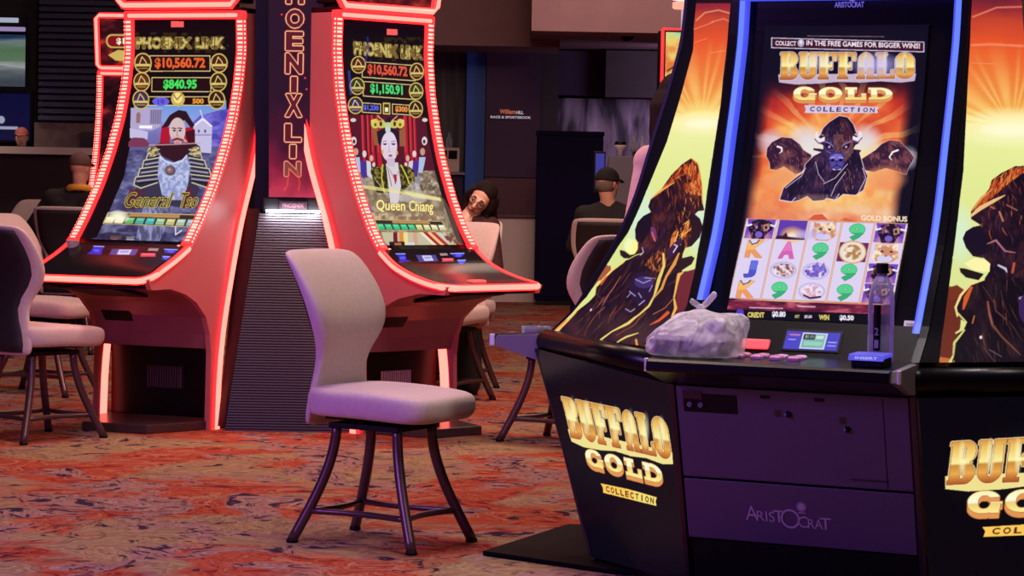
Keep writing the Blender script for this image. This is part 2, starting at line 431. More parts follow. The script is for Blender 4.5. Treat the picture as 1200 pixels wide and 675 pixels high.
def art_main():
    A = Art([(2.0, 896.7, 30.0, 1088.6, 28.6), (1.8, 891.4, 95.3, 1083.5, 95.7), (1.6, 884.1, 160.8, 1076.9, 163.1), (1.4, 874.7, 226.9, 1068.4, 231.1),
             (1.2, 864.1, 293.8, 1058.9, 300.0), (1.1, 858.4, 327.6, 1053.8, 334.8), (1.03, 854.3, 351.5, 1050.1, 359.4), (.97, 850.3, 372.1, 1046.6, 380.6)], 360, 620, bg=(10, 6, 26))
    X, Y = A.X, A.Y
    # glow of the evening behind the herd
    n = A.noise(46, 30, 5); n2 = A.noise(12, 12, 9)
    d = np.hypot((X - 975) / 1.35, (Y - 190)) + (n - .5) * 60
    fire = A.ramp(np.clip(d, 0, 130), [(0, (236, 228, 214)), (24, (250, 228, 150)), (40, (248, 180, 96)), (58, (232, 104, 54)), (78, (200, 54, 36)), (102, (124, 26, 36)), (124, (44, 12, 36))])
    inside = np.clip((Y - 88) / 30, 0, 1) * np.clip((X - (896 - (Y - 40) * .13) - 4) / 14, 0, 1) * np.clip(((1088 - (Y - 40) * .13) - X - 6) / 14, 0, 1)
    A.fill(inside, fire)
    ang = np.arctan2(Y - 180, X - 980)
    A.put((np.sin(ang * 22 + n * 5) > .55) * np.clip(1 - np.abs(np.hypot(X - 980, Y - 180) - 66) / 40, 0, 1) * (Y < 185), (255, 236, 150), .4)
    A.fill(np.clip((Y - 205) / 20, 0, 1) * inside, A.ramp(n * .6 + n2 * .4, [(.3, (240, 130, 80)), (.5, (250, 190, 110)), (.65, (250, 226, 150)), (.8, (226, 190, 220))]), .75)
    A.fill(np.clip((Y - 238) / 12, 0, 1) * inside, A.ramp(n, [(.35, (226, 120, 90)), (.6, (246, 214, 190)), (.8, (224, 196, 226))]), .6)
    A.poly([(948, 258), (955, 252), (965, 251), (972, 258)], (215, 90, 60)); A.poly([(985, 259), (992, 255), (1005, 260)], (220, 100, 60))
    A.soft(905, 167, 20, 18, (220, 215, 240), .8); A.soft(1015, 163, 22, 20, (225, 220, 245), .8); A.soft(1065, 185, 12, 16, (235, 225, 240), .7)
    A.soft(945, 165, 24, 22, (225, 220, 245), .8)
    z = Z(840, 120, 4.286)
    # side animals
    for pts, horn, hz in (([(255, 230), (280, 200), (330, 175), (380, 180), (420, 210), (440, 240), (480, 265), (470, 300), (430, 350), (400, 362), (340, 322), (300, 340), (270, 335), (265, 300), (250, 270)], [(308, 222), (328, 228), (330, 246), (316, 256)], 0),
                          ([(730, 285), (800, 240), (830, 210), (870, 190), (920, 195), (970, 250), (990, 280), (960, 330), (950, 362), (900, 345), (850, 330), (790, 350), (745, 340)], [(910, 240), (884, 250), (868, 275), (880, 290)], 1)):
        m = A.mpoly(z(pts)); A.put(A.grow(m, 3), (238, 205, 200), .6)
        fur(A, m, 21 + hz, 9, 7, (52, 24, 50), (84, 42, 60), (120, 66, 76))
        strokes(A, m, 90, 7, .9, lambda x, y: 70, lambda x, y, r: [(40, 18, 44), (104, 56, 66), (150, 92, 96), (66, 34, 60)][r.randint(4)], 5 + hz)
        A.line(z(horn), [2.2, 2, 1.6, .6], (248, 240, 240))
    for cx, cy, r in ((350, 370, 90), (860, 380, 110), (280, 400, 60)): A.soft(*z([(cx, cy)])[0], r / 4.3, r / 6, (238, 150, 100), .85)
    body = [(540, 130), (570, 100), (620, 68), (660, 75), (690, 110), (705, 150), (722, 180), (718, 205), (700, 215), (690, 235), (730, 240), (720, 255), (740, 330), (760, 370), (740, 440), (700, 465), (640, 460), (600, 490), (555, 480),
            (545, 490), (490, 495), (460, 470), (420, 490), (380, 500), (320, 490), (330, 460), (340, 430), (400, 380), (440, 350), (450, 310), (490, 270), (530, 250), (490, 240), (490, 230), (540, 235), (540, 215), (515, 205), (508, 185), (525, 165)]
    m = A.mpoly(z(body)); A.put(A.grow(m, 3), (240, 214, 226), .9)
    fur(A, m, 33, 9, 12, (24, 12, 40), (44, 24, 56), (86, 48, 70), (.35, .6, .9))
    strokes(A, m, 260, 8, .9, lambda x, y: 100 if x < 985 else 75, lambda x, y, r: [(22, 10, 36), (60, 34, 74), (96, 56, 76), (140, 86, 84) if x > 985 or y < 150 else (92, 74, 130), (34, 18, 50), (176, 120, 110) if x > 990 else (70, 50, 100)][r.randint(6)], 11)
    A.poly(z([(625, 80), (655, 85), (690, 150), (690, 200), (650, 180), (630, 130)]), (120, 52, 56), .35)
    A.poly(z([(545, 190), (590, 170), (600, 250), (580, 300), (545, 260)]), (70, 56, 124), .55); A.poly(z([(640, 190), (690, 180), (690, 250), (650, 300), (630, 250)]), (150, 92, 84), .6)
    A.poly(z([(592, 160), (640, 160), (634, 240), (612, 262), (594, 240)]), (150, 92, 76), .55); strokes(A, A.mpoly(z([(560, 100), (660, 90), (690, 200), (640, 250), (590, 250), (540, 190)])), 90, 5, .8, lambda x, y: 80, lambda x, y, r: [(36, 16, 40), (120, 66, 64), (160, 104, 84), (54, 30, 60)][r.randint(4)], 19)
    for s_, ex in ((1, 570), (-1, 654)):
        A.poly(z([(ex - 20 * s_, 205), (ex + 14 * s_, 218), (ex + 16 * s_, 234), (ex - 4 * s_, 236), (ex - 18 * s_, 222)]), (22, 8, 34)); A.line(z([(ex - 24 * s_, 196), (ex, 204), (ex + 18 * s_, 220)]), 1.3, (150, 116, 176)); A.ell(*z([(ex, 224)])[0], 1.5, 1.5, (196, 150, 196)); A.line(z([(ex - 14 * s_, 244), (ex + 8 * s_, 256)]), 1.0, (120, 96, 160))
    A.poly(z([(572, 262), (590, 250), (625, 250), (644, 264), (648, 300), (636, 332), (605, 344), (578, 332), (566, 300)]), (64, 50, 124)); A.poly(z([(576, 270), (600, 258), (630, 262), (642, 282), (606, 292), (570, 286)]), (120, 106, 200))
    A.poly(z([(572, 300), (606, 298), (642, 300), (630, 326), (606, 336), (580, 326)]), (84, 70, 160))
    for s_ in (-1, 1): A.ell(*z([(606 + 20 * s_, 290)])[0], 2.2, 1.7, (20, 8, 36)); A.line(z([(606 + 30 * s_, 280), (606 + 12 * s_, 276)]), .9, (190, 180, 240))
    A.line(z([(606, 296), (606, 316), (588, 326)]), 1.1, (30, 16, 56)); A.line(z([(606, 316), (626, 325)]), 1.1, (30, 16, 56)); A.line(z([(588, 336), (606, 342), (626, 336)]), 1.2, (214, 206, 244)); A.poly(z([(580, 340), (634, 340), (622, 372), (606, 384), (590, 372)]), (38, 20, 46))
    for hp in ([(548, 196), (518, 206), (498, 184), (502, 152), (512, 146), (514, 172), (526, 182), (548, 172)], [(688, 190), (714, 200), (734, 178), (730, 148), (720, 142), (718, 166), (708, 176), (688, 168)]):
        A.poly(z(hp), (240, 228, 240)); A.line(z(hp[:3]), 1.4, (110, 84, 120))
    for p, w in (([(546, 168), (528, 160), (512, 172)], .6), ([(700, 160), (718, 168), (724, 184)], 1.6), ([(320, 490), (380, 500), (400, 480)], 1.2), ([(556, 482), (600, 490), (620, 460)], 1.2),
                 ([(660, 310), (600, 380), (540, 410)], .9), ([(500, 300), (515, 360), (545, 400)], .8), ([(735, 330), (752, 380), (715, 455)], 1.0), ([(650, 350), (600, 420), (580, 470)], .9), ([(450, 330), (430, 370), (350, 430)], .9)):
        A.line(z(p), w, (230, 206, 226), .85)
    A.soft(*z([(500, 480)])[0], 30, 6, (240, 190, 150), .35)
    # banner
    A.rect(904, 44, 1083, 56.5, (206, 190, 214), sl=.028); A.rect(905.2, 45.1, 1081.8, 55.4, (62, 18, 40), sl=.028)
    A.text('COLLECT', 909, 47.8, 934, 53.2, (240, 226, 236), sl=.028, bold=.03)
    A.text('IN THE FREE GAMES FOR BIGGER WINS!', 946, 47.2, 1078, 53.4, (240, 226, 236), sl=.028, bold=.03)
    A.ell(939.5, 50.5, 4, 4.6, (176, 170, 196)); A.ell(939.5, 49.5, 2, 2.4, (226, 220, 236)); A.rect(947, 41.6, 1037, 42.8, (130, 100, 110), .8, sl=.01)
    gold_logo(A, [(915, 61.5), (1072, 62.5), (1072, 92), (914, 93.5)], [(930, 101.5), (1047, 103), (1048, 116.5), (929, 117.5)], [(945, 122.5), (1029, 124.5), (1028, 133.5), (944, 132.5)], out=(232, 206, 222), lay=(206, 186, 210), og=2, style=1)
    A.soft(1028, 76, 34, 17, (200, 190, 255), .75); A.soft(958, 72, 20, 12, (240, 236, 250), .5)
    A.text('GOLD BONUS', 1010, 252, 1063, 258.6, (250, 226, 190), sl=.03, bold=.04)
    # the reels
    Q = [(875, 256), (1064, 262), (1046, 356.5), (854, 349.5)]
    A.poly(Q, (206, 168, 150)); A.poly(qmap(Q, [(.006, .012), (.994, .012), (.994, .988), (.006, .988)]), (222, 210, 240))
    cell = lambda c, r: [(c / 5 + .012, r / 4 + .006), ((c + 1) / 5 - .012, r / 4 + .006), ((c + 1) / 5 - .012, (r + 1) / 4 - .006), (c / 5 + .012, (r + 1) / 4 - .006)]
    for c in range(1, 5): A.line(qmap(Q, [(c / 5, 0), (c / 5, 1)]), 2.4, (214, 158, 138)); A.line(qmap(Q, [(c / 5, 0), (c / 5, 1)]), .8, (240, 200, 180))
    def sub(c, r, pts): return qmap(Q, [((c + u) / 5, (r + v) / 4) for u, v in pts])
    def glyph(c, r, ch, f, lo, x0=.26, x1=.74):
        q = sub(c, r, [(x0, .1), (x1, .1), (x1, .92), (x0, .92)])
        m = textq(A, ch, q, .05); A.put(A.grow(m, 2), lo); A.put(m, f)
        y = (A.Y - q[0][1]) / (q[3][1] - q[0][1]); A.put(m & (y > .55), lo, .55)
    def bison(c, r, big=False):
        A.poly(qmap(Q, cell(c, r)), (120, 70, 190)); A.soft(*sub(c, r, [(.5, .9)])[0], 18, 8, (240, 180, 150), .8)
        pts = [(.2, .15), (.4, 0.02), (.65, .04), (.85, .2), (.9, .5), (.75, .7), (.7, 1), (.3, 1), (.22, .7), (.12, .5)]
        m = A.mpoly(sub(c, r, pts)); fur(A, m, 60 + c * 4 + r, 3, 3, (26, 12, 40), (60, 30, 66), (150, 90, 100))
        A.line(sub(c, r, [(.2, .3), (.08, .36), (.06, .16)]), [2.4, 2, .8], (236, 230, 250)); A.line(sub(c, r, [(.82, .3), (.95, .36), (.97, .14)]), [2.4, 2, .8], (236, 230, 250))
        A.ell(*sub(c, r, [(.5, .78)])[0], 4.4, 3.6, (120, 96, 200)); A.poly(sub(c, r, [(.58, .3), (.75, .2), (.8, .5), (.64, .62)]), (214, 160, 130), .8); A.ell(*sub(c, r, [(.68, .42)])[0], 1.6, 2, (40, 14, 40)); A.ell(*sub(c, r, [(.38, .42)])[0], 1.6, 2, (170, 130, 190))
    def cat(c, r):
        m = A.mpoly(sub(c, r, [(.1, .75), (.16, .3), (.14, .06), (.34, .14), (.6, .1), (.84, .02), (.84, .3), (.92, .7), (.7, .98), (.3, .98)]))
        fur(A, m, 80 + c + r, 4, 4, (206, 140, 110), (232, 190, 150), (250, 232, 210)); A.ell(*sub(c, r, [(.5, .78)])[0], 9, 4, (214, 206, 240))
        for ex in (.38, .66): A.ell(*sub(c, r, [(ex, .42)])[0], 2, 1.2, (70, 50, 40))
        A.ell(*sub(c, r, [(.52, .62)])[0], 2, 1.2, (190, 110, 110))
    bison(0, 0); bison(4, 0); bison(4, 2); bison(4, 3)
    A.poly(qmap(Q, cell(1, 0)), (96, 60, 170)); A.soft(*sub(1, 0, [(.55, .75)])[0], 16, 11, (250, 190, 110), 1); A.soft(*sub(1, 0, [(.55, .8)])[0], 7, 5, (255, 250, 220), 1)
    A.poly(sub(1, 0, [(.04, .98), (.06, .82), (.26, .8), (.34, .62), (.42, .84), (.96, .9), (.96, .98)]), (60, 24, 50))
    cat(2, 0); cat(4, 1)
    for c, r in ((3, 0), (2, 1), (3, 2), (3, 3), (1, 3)): glyph(c, r, '9', (84, 212, 140), (36, 140, 96))
    glyph(1, 1, 'A', (232, 120, 190), (196, 84, 160)); glyph(0, 2, 'J', (104, 112, 226), (60, 60, 176), .3, .66)
    for r in (1, 3):
        glyph(0, r, 'K', (248, 186, 96), (226, 130, 90), .22, .76)
        A.poly(sub(0, r, [(.3, .02), (.5, .02), (.5, .3), (.3, .3)]), (222, 210, 240)); A.line(sub(0, r, [(.26, .1), (.36, .28), (.5, .2), (.56, .06)]), 1.3, (70, 60, 80))
    A.poly(qmap(Q, cell(3, 1)), (112, 40, 92)); A.ell(*sub(3, 1, [(.5, .5)])[0], 16, 13.5, (206, 160, 110)); A.ell(*sub(3, 1, [(.5, .5)])[0], 14.6, 12.2, (236, 222, 206))
    fur(A, A.mell(*sub(3, 1, [(.5, .5)])[0], 10, 9) <= 1, 91, 3, 3, (180, 130, 80), (226, 200, 170), (245, 235, 225))
    for c, r, k1, k2 in ((1, 2, (206, 160, 150), (120, 80, 90)), (2, 2, (190, 170, 226), (110, 84, 190)), (2, 3, (236, 222, 246), (214, 160, 170))):
        cc = sub(c, r, [(.5, .5)])[0]; A.ell(*cc, 15.5, 9.8, (176, 160, 216)); A.ell(*cc, 14.6, 9, (212, 204, 238))
        m = A.mell(cc[0], cc[1], 13, 7.5) <= 1; fur(A, m, 95 + c + r, 3.5, 3, k2, k1, (236, 226, 246))
    A.line(sub(2, 3, [(.3, .72), (.5, .84), (.8, .76)]), 2.2, (70, 24, 60)); A.poly(sub(2, 2, [(.4, .3), (.5, .02), (.6, .3), (.7, .04), (.8, .4), (.5, .7)]), (120, 96, 200), .8)
    A.soft(948, 275, 26, 7, (196, 186, 250), .7)
    # bottom band
    n = A.noise(16, 5, 15)
    A.fill(A.mpoly([(853, 351), (1046, 358), (1042, 369), (850, 363)]), A.ramp(n, [(.3, (70, 16, 44)), (.55, (130, 40, 70)), (.75, (190, 90, 110))]))
    A.rect(850, 362.5, 1048, 390, (8, 5, 18), sl=.03)
    A.text('CREDIT', 877, 365.5, 897, 371.8, (226, 206, 110), sl=.03, bold=.05); A.text('$0.80', 906, 364.5, 922, 372, (240, 236, 250), sl=.03, bold=.05)
    A.text('BET', 933, 369, 938.5, 372.5, (200, 190, 110), sl=.03, bold=.04); A.text('$0.50', 944, 369, 953, 373, (236, 230, 246), sl=.03, bold=.04)
    A.text('WIN', 961, 368.5, 973, 374.8, (226, 206, 110), sl=.03, bold=.05); A.text('$0.50', 985, 369, 1001.5, 376, (240, 236, 250), sl=.03, bold=.05)
    A.rect(879, 359.6, 919, 361, (226, 200, 220), .8, sl=.03); A.rect(936, 358, 957, 359.6, (226, 200, 220), .8, sl=.03); A.ell(868, 366, 4.5, 4, (80, 60, 190))
    return A

def sky_rays(A, cx, cy, ky, bot, seed):
    X, Y = A.X, A.Y
    n = A.noise(40, 30, seed)
    A.fill(np.ones(X.shape), A.ramp(Y + (n - .5) * 14, [(-20, (60, 22, 44)), (10, (150, 40, 50)), (22, (196, 66, 44)), (50, (232, 84, 40)), (80, (240, 120, 54)), (ky - 22, (246, 176, 86)), (ky - 6, (252, 232, 140)), (ky + 14, (238, 240, 160)), (ky + 60, (228, 236, 150)), (bot, (222, 230, 150))]))
    a = np.arctan2(cy - Y, X - cx); r = np.hypot(X - cx, Y - cy)
    A.put(np.clip(np.sin(a * 26 + np.sin(a * 9) * 2), 0, 1) * np.clip((r - 14) / 25, 0, 1) * np.clip(1 - r / 105, 0, 1) * (Y < cy), (255, 240, 150), .5)
    A.put(np.clip(-np.sin(a * 26 + np.sin(a * 9) * 2), 0, 1) * np.clip((r - 20) / 30, 0, 1) * np.clip(1 - r / 100, 0, 1) * (Y < cy - 6), (214, 70, 30), .35)

def art_left_wedge():
    A = Art([(2.14, 806.5, -12.9, 859.3, -15.8), (2.0, 802.3, 32.3, 857.1, 29.9), (1.8, 787.3, 96.5, 850.5, 94.8), (1.6, 767.4, 160.3, 841.9, 160.1), (1.4, 748.4, 223.7, 833.5, 226.1), (1.2, 720.2, 286.4, 821.4, 292.9),
             (1.05, 692.5, 332.8, 809.4, 343.9), (.95, 675.8, 363.6, 801.9, 378.4), (.86, 644.7, 390.4, 788.2, 410.7)], 220, 560)
    sky_rays(A, 822, 145, 140, 300, 4)
    for p, w in (([(816, 24), (826, 15), (842, 12), (856, 16)], 1.8), ([(834, 26), (848, 22), (856, 26)], 1.2), ([(812, 35), (826, 30), (836, 26)], 1), ([(832, 62), (845, 60), (855, 59)], .8), ([(813, 50), (828, 45)], .7)):
        A.line(p, w, (240, 170, 130), .7)
    A.soft(822, 145, 22, 6, (255, 255, 250), 1, pw=.6); A.soft(822, 145, 46, 16, (255, 250, 200), .8)
    A.soft(752, 255, 26, 44, (206, 240, 236), .7); A.soft(815, 262, 16, 40, (206, 240, 240), .8)
    z1 = Z(640, 180, 5.625); z2 = Z(640, 290, 5.625)
    # tail of light below the hill line, lower left
    A.poly(z2([(-60, 700), (0, 590), (210, 400), (330, 240), (430, 130), (380, 100), (300, 200)]), (150, 76, 50), .9)
    A.poly(z2([(0, 620), (10, 575), (120, 480), (150, 470), (60, 590), (30, 620)]), (240, 150, 70))
    A.poly(z2([(330, 215), (395, 120), (430, 120), (435, 150), (370, 220)]), (170, 90, 60))
    head = z1([(690, 300), (760, 240), (830, 140), (900, 70), (960, 30), (1000, 60), (1020, 150), (1030, 230), (1025, 300), (1040, 375), (1000, 380), (980, 400), (1010, 430), (1028, 480), (1010, 550), (960, 610), (922, 622), (905, 660), (900, 700),
               (560, 700), (600, 650), (612, 590), (590, 560), (583, 500), (600, 450), (640, 410), (690, 385), (672, 350)])
    body = z2([(600, 40), (520, 95), (440, 150), (380, 210), (330, 260), (325, 310), (290, 350), (230, 400), (170, 460), (120, 510), (60, 560), (20, 590), (0, 720), (900, 720), (900, 500), (960, 330), (985, 150), (900, 160), (890, 60), (870, 0)])
    A.poly(body, (36, 14, 30))
    m = A.mpoly(body); fur(A, m, 12, 14, 34, (28, 10, 26), (42, 17, 32), (66, 30, 40), (.4, .62, .9))
    strokes(A, m, 220, 26, 1.4, lambda x, y: 125, lambda x, y, r: [(20, 8, 22), (58, 24, 36), (96, 46, 40), (36, 16, 34), (150, 80, 50) if r.rand() < .25 else (48, 22, 40)][r.randint(5)], 23, 16, 12)
    A.poly(z2([(890, 170), (985, 140), (960, 330), (900, 430), (868, 440), (860, 300)]), (120, 38, 50), .9)
    m = A.mpoly(head); fur(A, m, 44, 14, 16, (30, 10, 26), (54, 20, 28), (110, 46, 30), (.36, .6, .9))
    strokes(A, m, 330, 11, 1.5, lambda x, y: 105 if x < 790 else 78, lambda x, y, r: [(24, 8, 22), (70, 26, 28), (46, 20, 50) if x < 785 else (140, 60, 28), (206, 100, 40) if (x > 792 or y < 235) else (60, 30, 70), (36, 14, 30), (244, 164, 70) if x > 800 and r.rand() < .5 else (90, 36, 30)][r.randint(6)], 21)
    top = A.mpoly(z1([(690, 300), (760, 240), (830, 140), (900, 70), (960, 30), (1000, 60), (1020, 150), (1032, 260), (1000, 240), (930, 130), (860, 170), (760, 260)]))
    strokes(A, top, 170, 12, 1.6, lambda x, y: 115 if x < 800 else 75, lambda x, y, r: [(130, 40, 20), (196, 74, 30), (236, 140, 60), (90, 28, 22), (214, 96, 36)][r.randint(5)], 29)
    A.line(z1([(690, 300), (760, 245), (850, 190)]), [1, 2.4, 1], (240, 170, 90)); A.line(z1([(960, 32), (1005, 70), (1028, 200), (1030, 330)]), 1.4, (246, 160, 80), .8)
    strokes(A, A.mpoly(z1([(830, 530), (940, 430), (955, 500), (880, 600), (820, 620)])), 60, 9, 1.8, lambda x, y: 115, lambda x, y, r: [(236, 130, 50), (250, 190, 90), (200, 90, 40)][r.randint(3)], 41); strokes(A, A.mpoly(z1([(905, 200), (1000, 165), (1025, 280), (925, 260)])), 50, 9, 1.6, lambda x, y: 70, lambda x, y, r: [(200, 90, 40), (236, 140, 70), (150, 60, 30)][r.randint(3)], 42)
    # ears, horns, eyes
    A.poly(z1([(690, 395), (640, 410), (600, 450), (583, 500), (592, 565), (640, 590), (700, 480)]), (24, 10, 28)); A.poly(z1([(990, 410), (1012, 430), (1028, 480), (1010, 550), (960, 610), (930, 610), (960, 520), (950, 440)]), (40, 16, 24))
    A.ell(*z1([(570, 615)])[0], 7.5, 8.6, (255, 244, 150)); A.ell(*z1([(545, 600)])[0], 5, 8, (240, 250, 200), .7)
    A.poly(z1([(488, 635), (520, 640), (560, 668), (600, 662), (580, 690), (520, 690), (495, 670)]), (36, 24, 24))
    A.poly(z2([(885, 75), (960, 55), (980, 70), (960, 110), (900, 150), (860, 150)]), (40, 18, 24))
    A.poly(z1([(690, 480), (720, 490), (735, 560), (715, 580), (690, 530)]), (120, 60, 130), .8); A.line(z1([(700, 520), (715, 560), (725, 575)]), 1.6, (230, 100, 50))
    for q in ((870, 600), (850, 640), (640, 640), (620, 670)): A.ell(*z1([q])[0], 2, 3.4, (40, 16, 50))
    A.poly(z1([(845, 590), (890, 550), (900, 580), (850, 670), (810, 690), (810, 640)]), (60, 26, 66)); A.line(z1([(850, 600), (870, 610), (845, 650)]), 1.2, (236, 226, 246))
    A.line(z1([(640, 620), (650, 650), (630, 670)]), 1.2, (220, 200, 236), .8)
    strokes(A, A.mpoly(z2([(690, 40), (790, 0), (800, 100), (770, 160), (720, 160), (650, 110)])), 70, 8, 1.5, lambda x, y: 90, lambda x, y, r: [(150, 70, 30), (206, 110, 50), (90, 40, 26)][r.randint(3)], 43)
    # muzzle
    A.ell(*z2([(640, 270)])[0], 15, 19, (38, 18, 52)); A.ell(*z2([(655, 230)])[0], 11, 7, (70, 50, 120), .8)
    for p, w in (([(600, 210), (650, 235), (700, 215)], 1.6), ([(560, 290), (600, 320)], 1.8), ([(620, 300), (640, 330)], 1.8), ([(545, 330), (570, 300)], 1.3), ([(690, 290), (710, 250)], 1.5), ([(540, 405), (575, 425), (600, 405)], 1.6), ([(625, 380), (660, 350)], 1.8), ([(660, 200), (730, 205)], 1.3)):
        A.line(z2(p), w * .7, (190, 170, 230), .85)
    # glowing strands
    for p, w, c in (([(545, 80), (600, 50), (640, 40)], 1.2, (214, 206, 90)), ([(520, 95), (440, 150), (380, 210), (330, 262)], [1.4, 2.6, 2.2, 1.8], (250, 220, 110)), ([(330, 262), (322, 310), (285, 355), (230, 400), (205, 430)], [1.6, 3, 2, 2.6, 1.6], (226, 236, 130)),
                    ([(230, 405), (170, 460), (120, 510), (60, 560), (30, 588)], [2, 2.4, 2, 3.4, 3], (250, 206, 110)), ([(780, 40), (785, 120), (750, 220), (722, 320), (690, 385), (630, 445), (560, 500), (450, 555), (330, 640)], [2, 3, 4, 2, 2.6, 2, 3.2, 1.6, 2.6], (244, 216, 110)),
                    ([(880, 40), (850, 110), (800, 190), (770, 270), (715, 340)], [2, 4, 2.6, 3, 1], (236, 160, 70)), ([(905, 165), (880, 180), (862, 260), (848, 330), (858, 400), (838, 455)], [1.5, 4, 2.4, 2, 3.4, 2.4], (250, 190, 90)),
                    ([(620, 565), (545, 590), (490, 620), (450, 660)], [1.2, 2.2, 1.6, 2], (240, 220, 110)), ([(850, 330), (790, 400), (720, 440)], 1, (190, 110, 60)), ([(500, 190), (450, 270), (400, 340), (385, 380)], [.8, 1.4, 1.6, .6], (170, 90, 70)),
                    ([(810, 430), (760, 480), (700, 510)], [4, 3, 1], (226, 90, 40)), ([(605, 610), (610, 660)], 2.4, (246, 170, 70)), ([(430, 300), (380, 400), (370, 470)], .7, (120, 70, 80)), ([(670, 430), (600, 510), (480, 580)], .9, (150, 70, 40)), ([(330, 300), (390, 350), (320, 420)], .5, (120, 80, 90))):
        A.line(z2(p), w, c, .95)
    A.poly(z2([(395, 190), (420, 180), (370, 250), (355, 240)]), (220, 100, 40), .8)
    A.ell(*z2([(312, 412)])[0], 1, 1.6, (240, 220, 220))
    # frame
    X, Y = A.X, A.Y
    L = np.interp(Y, [-15, 9, 59, 98, 166, 222, 273, 348, 391, 412], [817, 815, 811, 802, 782, 759, 735, 688, 644, 626]); Rr = np.interp(Y, [-15, 6, 124, 249, 367, 420], [856, 856, 844, 825, 806, 800])
    A.put((X < L) | (X > Rr), (6, 4, 10)); A.put((Y < 4) , (8, 4, 10), .8)
    return A

